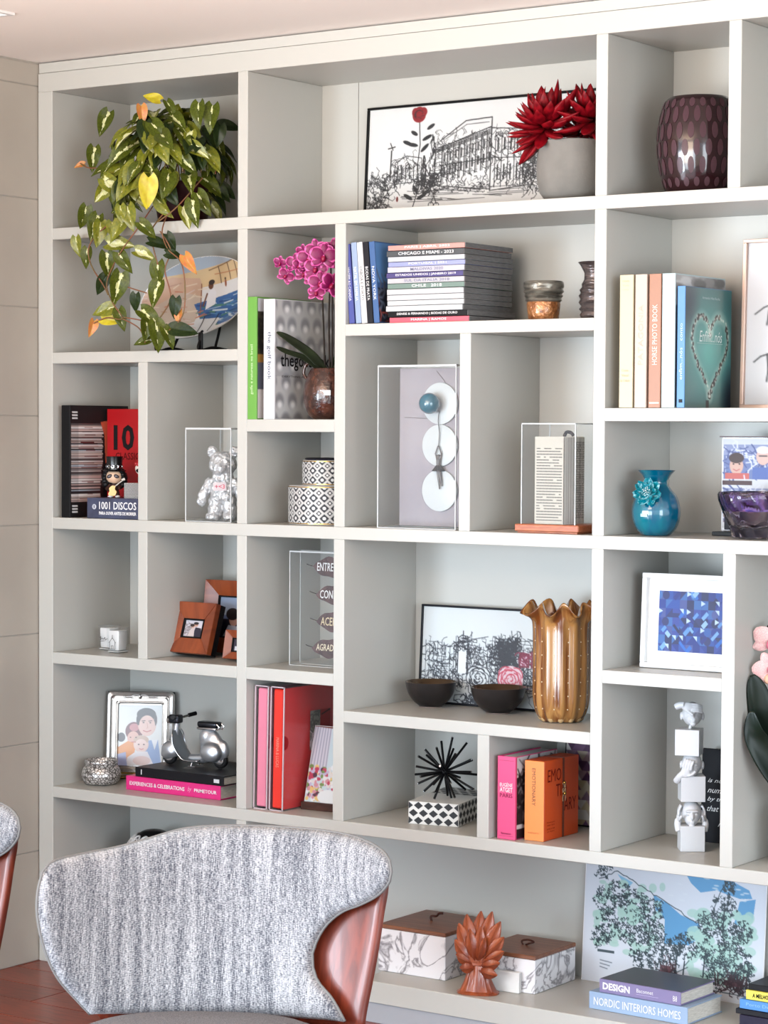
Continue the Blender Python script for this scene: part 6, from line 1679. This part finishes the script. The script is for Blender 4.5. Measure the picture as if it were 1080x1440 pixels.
# ================================================================ lower left floor vase
rv = thing('ring_vase', 'black vase with white ring ornaments standing behind the tweed chair', 'vase', (.238, .215, 0))
bm = B(); VPF = spline([(.060, 0, 0), (.085, .02, 0), (.105, .10, 0), (.108, .20, 0), (.094, .28, 0), (.066, .335, 0), (.034, .360, 0), (.012, .366, 0)], 6)
lathe(bm, [(p.x, p.y) for p in VPF] + [(0, .367)], 56); obj('body', bm, flat((22, 22, 24), .25), rv, smooth=60)
def vr2(z):
    for a, b in zip(VPF[:-1], VPF[1:]):
        if a.y <= z <= b.y: return a.x + (b.x - a.x) * (z - a.y) / max(b.y - a.y, 1e-6)
    return VPF[-1].x
bm = B()
for row, zc in enumerate((.05, .11, .17, .23, .288, .338)):
    n_ = 12
    for k in range(n_):
        a0 = 2 * PI * (k + .5 * (row % 2)) / n_; rad = .023 if row < 4 else .014
        for f_, tk in ((1.0, .0032), (.5, .0026)):
            P = []
            for q in range(19):
                b_ = 2 * PI * q / 18; z = zc + rad * f_ * math.sin(b_); r_ = vr2(min(max(z, .001), .365)) + .0006; a = a0 + rad * f_ * math.cos(b_) / max(vr2(zc), .03)
                P.append((r_ * math.cos(a), r_ * math.sin(a), z))
            tube(bm, P, tk, 5)
o = obj('white_rings', bm, flat((238, 236, 232)), rv, smooth=180); o['kind'] = 'stuff'

# ================================================================ things on the bench
MARB = mat('white_marble', (244, 242, 244), rough=.35)
nt = MARB.node_tree; tc_ = nt.nodes.new('ShaderNodeTexCoord'); n1 = nt.nodes.new('ShaderNodeTexNoise'); n1.inputs['Scale'].default_value = 9; n1.inputs['Detail'].default_value = 5; n1.inputs['Distortion'].default_value = 1.8
nt.links.new(tc_.outputs['Object'], n1.inputs['Vector'])
sb_ = nt.nodes.new('ShaderNodeMath'); sb_.operation = 'SUBTRACT'; sb_.inputs[1].default_value = .5; ab = nt.nodes.new('ShaderNodeMath'); ab.operation = 'ABSOLUTE'
rp = nt.nodes.new('ShaderNodeValToRGB'); rp.color_ramp.elements[0].position = 0; rp.color_ramp.elements[0].color = lin((140, 136, 140)); rp.color_ramp.elements[1].position = .05; rp.color_ramp.elements[1].color = lin((242, 240, 242))
nt.links.new(n1.outputs['Fac'], sb_.inputs[0]); nt.links.new(sb_.outputs[0], ab.inputs[0]); nt.links.new(ab.outputs[0], rp.inputs[0]); nt.links.new(rp.outputs[0], nt.nodes['Principled BSDF'].inputs['Base Color'])
LID = mat('brown_wood_lid', (142, 92, 66), rough=.4, col2=(122, 76, 54), scale=6, stretch=(2, 16, 16))
def marble_box(label, x0, x1, y0, y1, h, loop):
    t = thing('marble_box', label, 'box', ((x0 + x1) / 2, (y0 + y1) / 2, ZB + .0004), 0, 'marble boxes with wooden lids')
    hw, hd = (x1 - x0) / 2, (y1 - y0) / 2
    box('body', -hw, hw, -hd, hd, 0, h, MARB, t, bev=.0015); box('lid', -hw - .001, hw + .001, -hd - .001, hd + .001, h + .0006, h + .011, LID, t, bev=.002)
    bm = B()
    if loop: tube(bm, spline([(-.006, 0, h + .008), (-.012, 0, h + .020), (.004, .004, h + .024), (.022, .002, h + .021), (.012, -.004, h + .017), (.0, 0, h + .012)], 6), .0024, 8)
    else: tube(bm, spline([(-.012, 0, h + .010), (-.014, 0, h + .022), (.0, .004, h + .024), (.010, 0, h + .032), (.022, .002, h + .034)], 6), .0030, 8)
    obj('leather_pull', bm, flat((70, 38, 30)), t, smooth=180)
marble_box('larger white marble box with brown wooden lid, nearest the chair', 1.110, 1.316, .078, .300, .110, False)
marble_box('smaller white marble box with brown lid and looped leather pull', 1.402, 1.575, .086, .285, .084, True)
wt = thing('white_block', 'small plain white block tucked behind the carved sheaf', 'block', (1.484, .0745, ZB + .0004), .03)
box('body', -.055, .055, -.006, .006, 0, .052, flat((236, 234, 230)), wt, bev=.0012); box('side_band', .0555, .0560, -.005, .005, .002, .050, flat((206, 204, 200)), wt)

TERRA = mat('carved_red_wood', (166, 84, 48), rough=.38, coat=.25, col2=(132, 58, 32), scale=12, stretch=(3, 3, 1), bump=.2, bscale=30)
ws = thing('carved_sheaf', 'reddish carved wooden sheaf of leaves on a flared base', 'sculpture', (1.452, .020, ZB + .0004), .35)
bm = B(); rings = []
for z_, wx, wy in ((0, .052, .034), (.004, .053, .035), (.008, .046, .028), (.03, .034, .022), (.055, .026, .017), (.075, .023, .015), (.10, .024, .013)):
    n_ = 48
    rings.append([(wx * (abs(math.cos(a)) ** .8) * (1 if math.cos(a) > 0 else -1) * (1 + (.05 * math.cos(a * 12) if z_ > .008 else 0)), wy * (abs(math.sin(a)) ** .8) * (1 if math.sin(a) > 0 else -1) * (1 + (.10 * math.cos(a * 12) if z_ > .008 else 0)), z_) for a in [2 * PI * k / n_ for k in range(n_)]])
ring_loft(bm, rings); obj('base', bm, TERRA, ws, smooth=40)
bm = B(); lathe(bm, [(.024, .070), (.029, .072), (.029, .078), (.024, .080)], 40, wob=lambda r, z, a, k: (r * (1 + .03 * math.cos(a * 16)), z), cap0=False)
for v in bm.verts: v.co.y *= .64
obj('tie_band', bm, TERRA, ws, smooth=40)
def carved_leaf(p, ang, L, W, lean):
    bm = B(); rings = []
    for k in range(11):
        t_ = k / 10; ww = W * math.sin(PI * min(.985, .10 + .9 * t_)) ** .75; th = .0075 * (1 - .75 * t_)
        rings.append([(ww * c_, -lean * t_ * t_ * L - .010 * math.sin(PI * t_) + (th * s_) - (.006 * (1 - min(1, abs(c_) * 2.5)) if s_ < 0 else 0), t_ * L) for c_, s_ in [(math.cos(a), math.sin(a)) for a in [2 * PI * q / 16 for q in range(16)]]])
    ring_loft(bm, rings)
    obj('leaf', bm, TERRA, ws, p, (0, ang, 0), smooth=55)
for p, ang, L, W, lean in (((0, .006, .09), .03, .112, .021, -.05), ((.010, .004, .09), .20, .116, .020, 0), ((-.010, .004, .09), -.20, .106, .020, 0), ((.012, 0, .088), .44, .104, .020, .05), ((-.012, 0, .088), -.42, .092, .020, .05), ((.014, -.003, .085), .72, .080, .019, .1), ((-.014, -.003, .082), -.72, .066, .018, .1),
                        ((.003, -.008, .085), .10, .086, .016, .12), ((-.006, -.009, .085), -.14, .078, .016, .14), ((.014, -.005, .080), 1.05, .062, .017, .15), ((-.012, -.005, .076), -1.1, .046, .015, .2), ((.012, -.009, .072), 1.35, .048, .016, .25), ((.010, -.011, .060), 1.75, .044, .015, .3), ((-.008, -.011, .066), -1.6, .034, .014, .3), ((.002, -.011, .085), .34, .062, .013, .2)):
    carved_leaf(p, ang, L, W, lean)
bm = B()
for k in range(9):
    x = -.018 + k * .0045; tube(bm, [(x, -.013, .070), (x * .9, -.016, .085), (x * 1.3, -.012, .115)], .0027, 6)
o = obj('stalks', bm, TERRA, ws, smooth=60); o['kind'] = 'stuff'

# ---- landscape print leaning on the back board
def draw_landscape():
    cv = Canvas(330, 200, (226, 232, 242)); rg = random.Random(100); K = (26, 46, 54)
    W_ = (232, 240, 246); SKY = (96, 164, 212); MINT = (178, 216, 204)
    cv.poly([(150, 66), (178, 82), (214, 92), (216, 112), (196, 126), (152, 128)], SKY); cv.poly([(128, 58), (158, 70), (186, 86), (150, 92), (134, 82)], SKY)
    cv.poly([(182, 16), (230, 14), (258, 20), (300, 34), (306, 46), (284, 48), (262, 44), (242, 40), (214, 46), (196, 34)], SKY); cv.poly([(284, 52), (312, 46), (308, 78), (292, 90), (276, 84)], SKY); cv.poly([(60, 34), (90, 44), (80, 54)], (140, 196, 230))
    for _ in range(30): cv.ell(rg.uniform(160, 300), rg.uniform(20, 110), rg.uniform(2, 6), 1.2, W_, al=.7)
    for _ in range(80): cv.ell(rg.uniform(22, 146), rg.uniform(44, 150), rg.uniform(4, 10), rg.uniform(3, 7), MINT, al=.8)
    for _ in range(80): cv.ell(rg.uniform(200, 306), rg.uniform(70, 176), rg.uniform(6, 14), rg.uniform(5, 10), MINT, al=.8)
    cv.line([(x, y + rg.uniform(-2, 2)) for x, y in zip(np.linspace(26, 226, 36), np.interp(np.linspace(26, 226, 36), (26, 60, 100, 150, 206, 226), (44, 30, 46, 66, 90, 88)))], 1.2, K); cv.line([(206, 90), (236, 74), (250, 40), (262, 26)], 1.2, K)
    def clump(cx, cy, r, n, wd=1.15):
        for _ in range(int(n * .85)):
            a = rg.uniform(0, 6.28); d = r * math.sqrt(rg.random()); x, y = cx + d * math.cos(a), cy + d * .8 * math.sin(a)
            b_ = rg.uniform(0, 6.28); s = rg.uniform(2, 5)
            cv.line([(x, y), (x + s * math.cos(b_), y + s * math.sin(b_)), (x + s * math.cos(b_ + .9) * 1.5, y + s * math.sin(b_ + .9))], wd * rg.uniform(.6, 1.5), K)
    for cx, cy, r, n in ((44, 76, 26, 90), (66, 62, 24, 80), (94, 78, 28, 110), (124, 84, 26, 100), (50, 110, 24, 90), (88, 116, 26, 110), (130, 116, 24, 110), (32, 132, 18, 70), (232, 92, 22, 90), (256, 66, 24, 110), (268, 104, 24, 100), (292, 96, 18, 70), (236, 132, 28, 110), (280, 140, 28, 120), (300, 150, 16, 60), (166, 134, 20, 90), (190, 128, 22, 100), (150, 156, 28, 110), (112, 150, 26, 90), (252, 160, 30, 120), (290, 172, 18, 80), (264, 34, 12, 50), (32, 34, 12, 24), (42, 24, 9, 20)): clump(cx, cy, r, n)
    for x, y, l in ((124, 100, 34), (176, 138, 34), (258, 60, 40), (226, 138, 30), (282, 150, 30), (190, 150, 22)): cv.line([(x, y), (x - 2, y + l)], 2.2, K); cv.line([(x - 1, y + 8), (x + 8, y - 2)], 1.2, K)
    cv.ell(92, 92, 14, 16, MINT); clump(92, 92, 15, 20, 1)
    for _ in range(9):
        x = rg.uniform(240, 304); cv.line([(x, 160), (x + rg.uniform(-6, 6), 178)], 2.4, (60, 40, 50))
    cv.rect(146, 160, 166, 172, (110, 70, 80)); cv.rect(262, 168, 294, 176, (96, 66, 78)); cv.scrib(rg, 150, 158, 170, 180, 30, 6, 1.2, (70, 40, 50)); cv.scrib(rg, 258, 164, 300, 184, 50, 6, 1.2, (60, 40, 50))
    cv.rect(28, 150, 60, 154, K, .8); cv.line([(168, 172), (196, 158)], 1.2, K); cv.line([(180, 176), (236, 186), (300, 188)], 1.2, K)
    for k in range(3): cv.line([(34, 166 + k * 5), (56 - k * 4, 168 + k * 5)], 1.4, (110, 120, 130))
    return cv
lp = thing('landscape_print', 'large unframed blue and mint landscape print leaning under the bookcase', 'picture', (1.838, .296, ZB + .0004), 0, None, (-.065, 0))
box('board', -.252, .252, 0, .003, 0, .335, WHITE, lp)
print_plane('landscape', draw_landscape(), .500, .333, PRINT, lp, (0, -.0008, .001))

nb = book('book', 'pale blue book lying under the violet design book', (1.752, .046, ZB + .0006), -.045, .042, .165, .272, (152, 176, 206), lying=True, board=.003)
text('spine_lettering', 'NORDIC INTERIORS HOMES', .240, .019, WINK, nb, (.134, -.0008, .0205))
db = book('book', 'violet-spined design book with a dark cover, on the pale blue book', (1.778, .050, ZB + .0432), -.055, .032, .158, .226, (136, 126, 168), lying=True, board=.003)
text('spine_lettering', 'DESIGN', .076, .017, WINK, db, (.048, -.0008, .0165), bold=.035); text('spine_author', 'Baconnet', .046, .009, WINK, db, (.128, -.0008, .019)); box('spine_rule', .104, .165, -.0008, 0, .0095, .0101, flat((200, 190, 226)), db); text('publisher', 'B8', .011, .013, WINK, db, (.211, -.0008, .015))
box('dark_cover', .001, .225, .003, .157, .0322, .0328, flat((78, 76, 84), .35), db); text('cover_lettering', 'DESIGN', .05, .014, flat((120, 118, 126)), db, (.05, .06, .0331), face='+z', turn=.6)
rst = [((44, 40, 60), .024, 'dark plum book at the bottom of the right-hand floor-bench stack', .222, ''), ((28, 26, 32), .012, 'thin black book second from the bottom of the right-hand bench stack', .222, ''), ((84, 146, 214), .022, 'bright blue book in the right-hand bench stack', .222, 'Porto Design'),
       ((240, 226, 96), .022, 'yellow book with black lettering in the right-hand bench stack', .222, 'A MELHOR CIDADE'), ((22, 20, 22), .014, 'black book with a white page block, topmost of the right-hand bench stack', .20, '')]
z = ZB + .0006
for k, (c, tk, lab, L, s) in enumerate(rst):
    xo = (0, -.012, -.004, .010, .014)[k]
    b_ = book('book', lab, (2.118 + xo, .115 + .004 * k, z), -.03, tk, .15, L, c, lying=True, board=.0025, group='books stacked at the right end of the bench')
    if s: text('spine_lettering', s, .085, .010, INK if k == 3 else flat((150, 200, 246)), b_, (.06, -.0008, tk / 2), bold=.02 if k == 3 else 0)
    z += tk + .0006
# ---------------------------------------------------------------- tidy up the lettering helper
bpy.data.objects.remove(_txo); bpy.data.curves.remove(_txt)
bpy.context.view_layer.update()
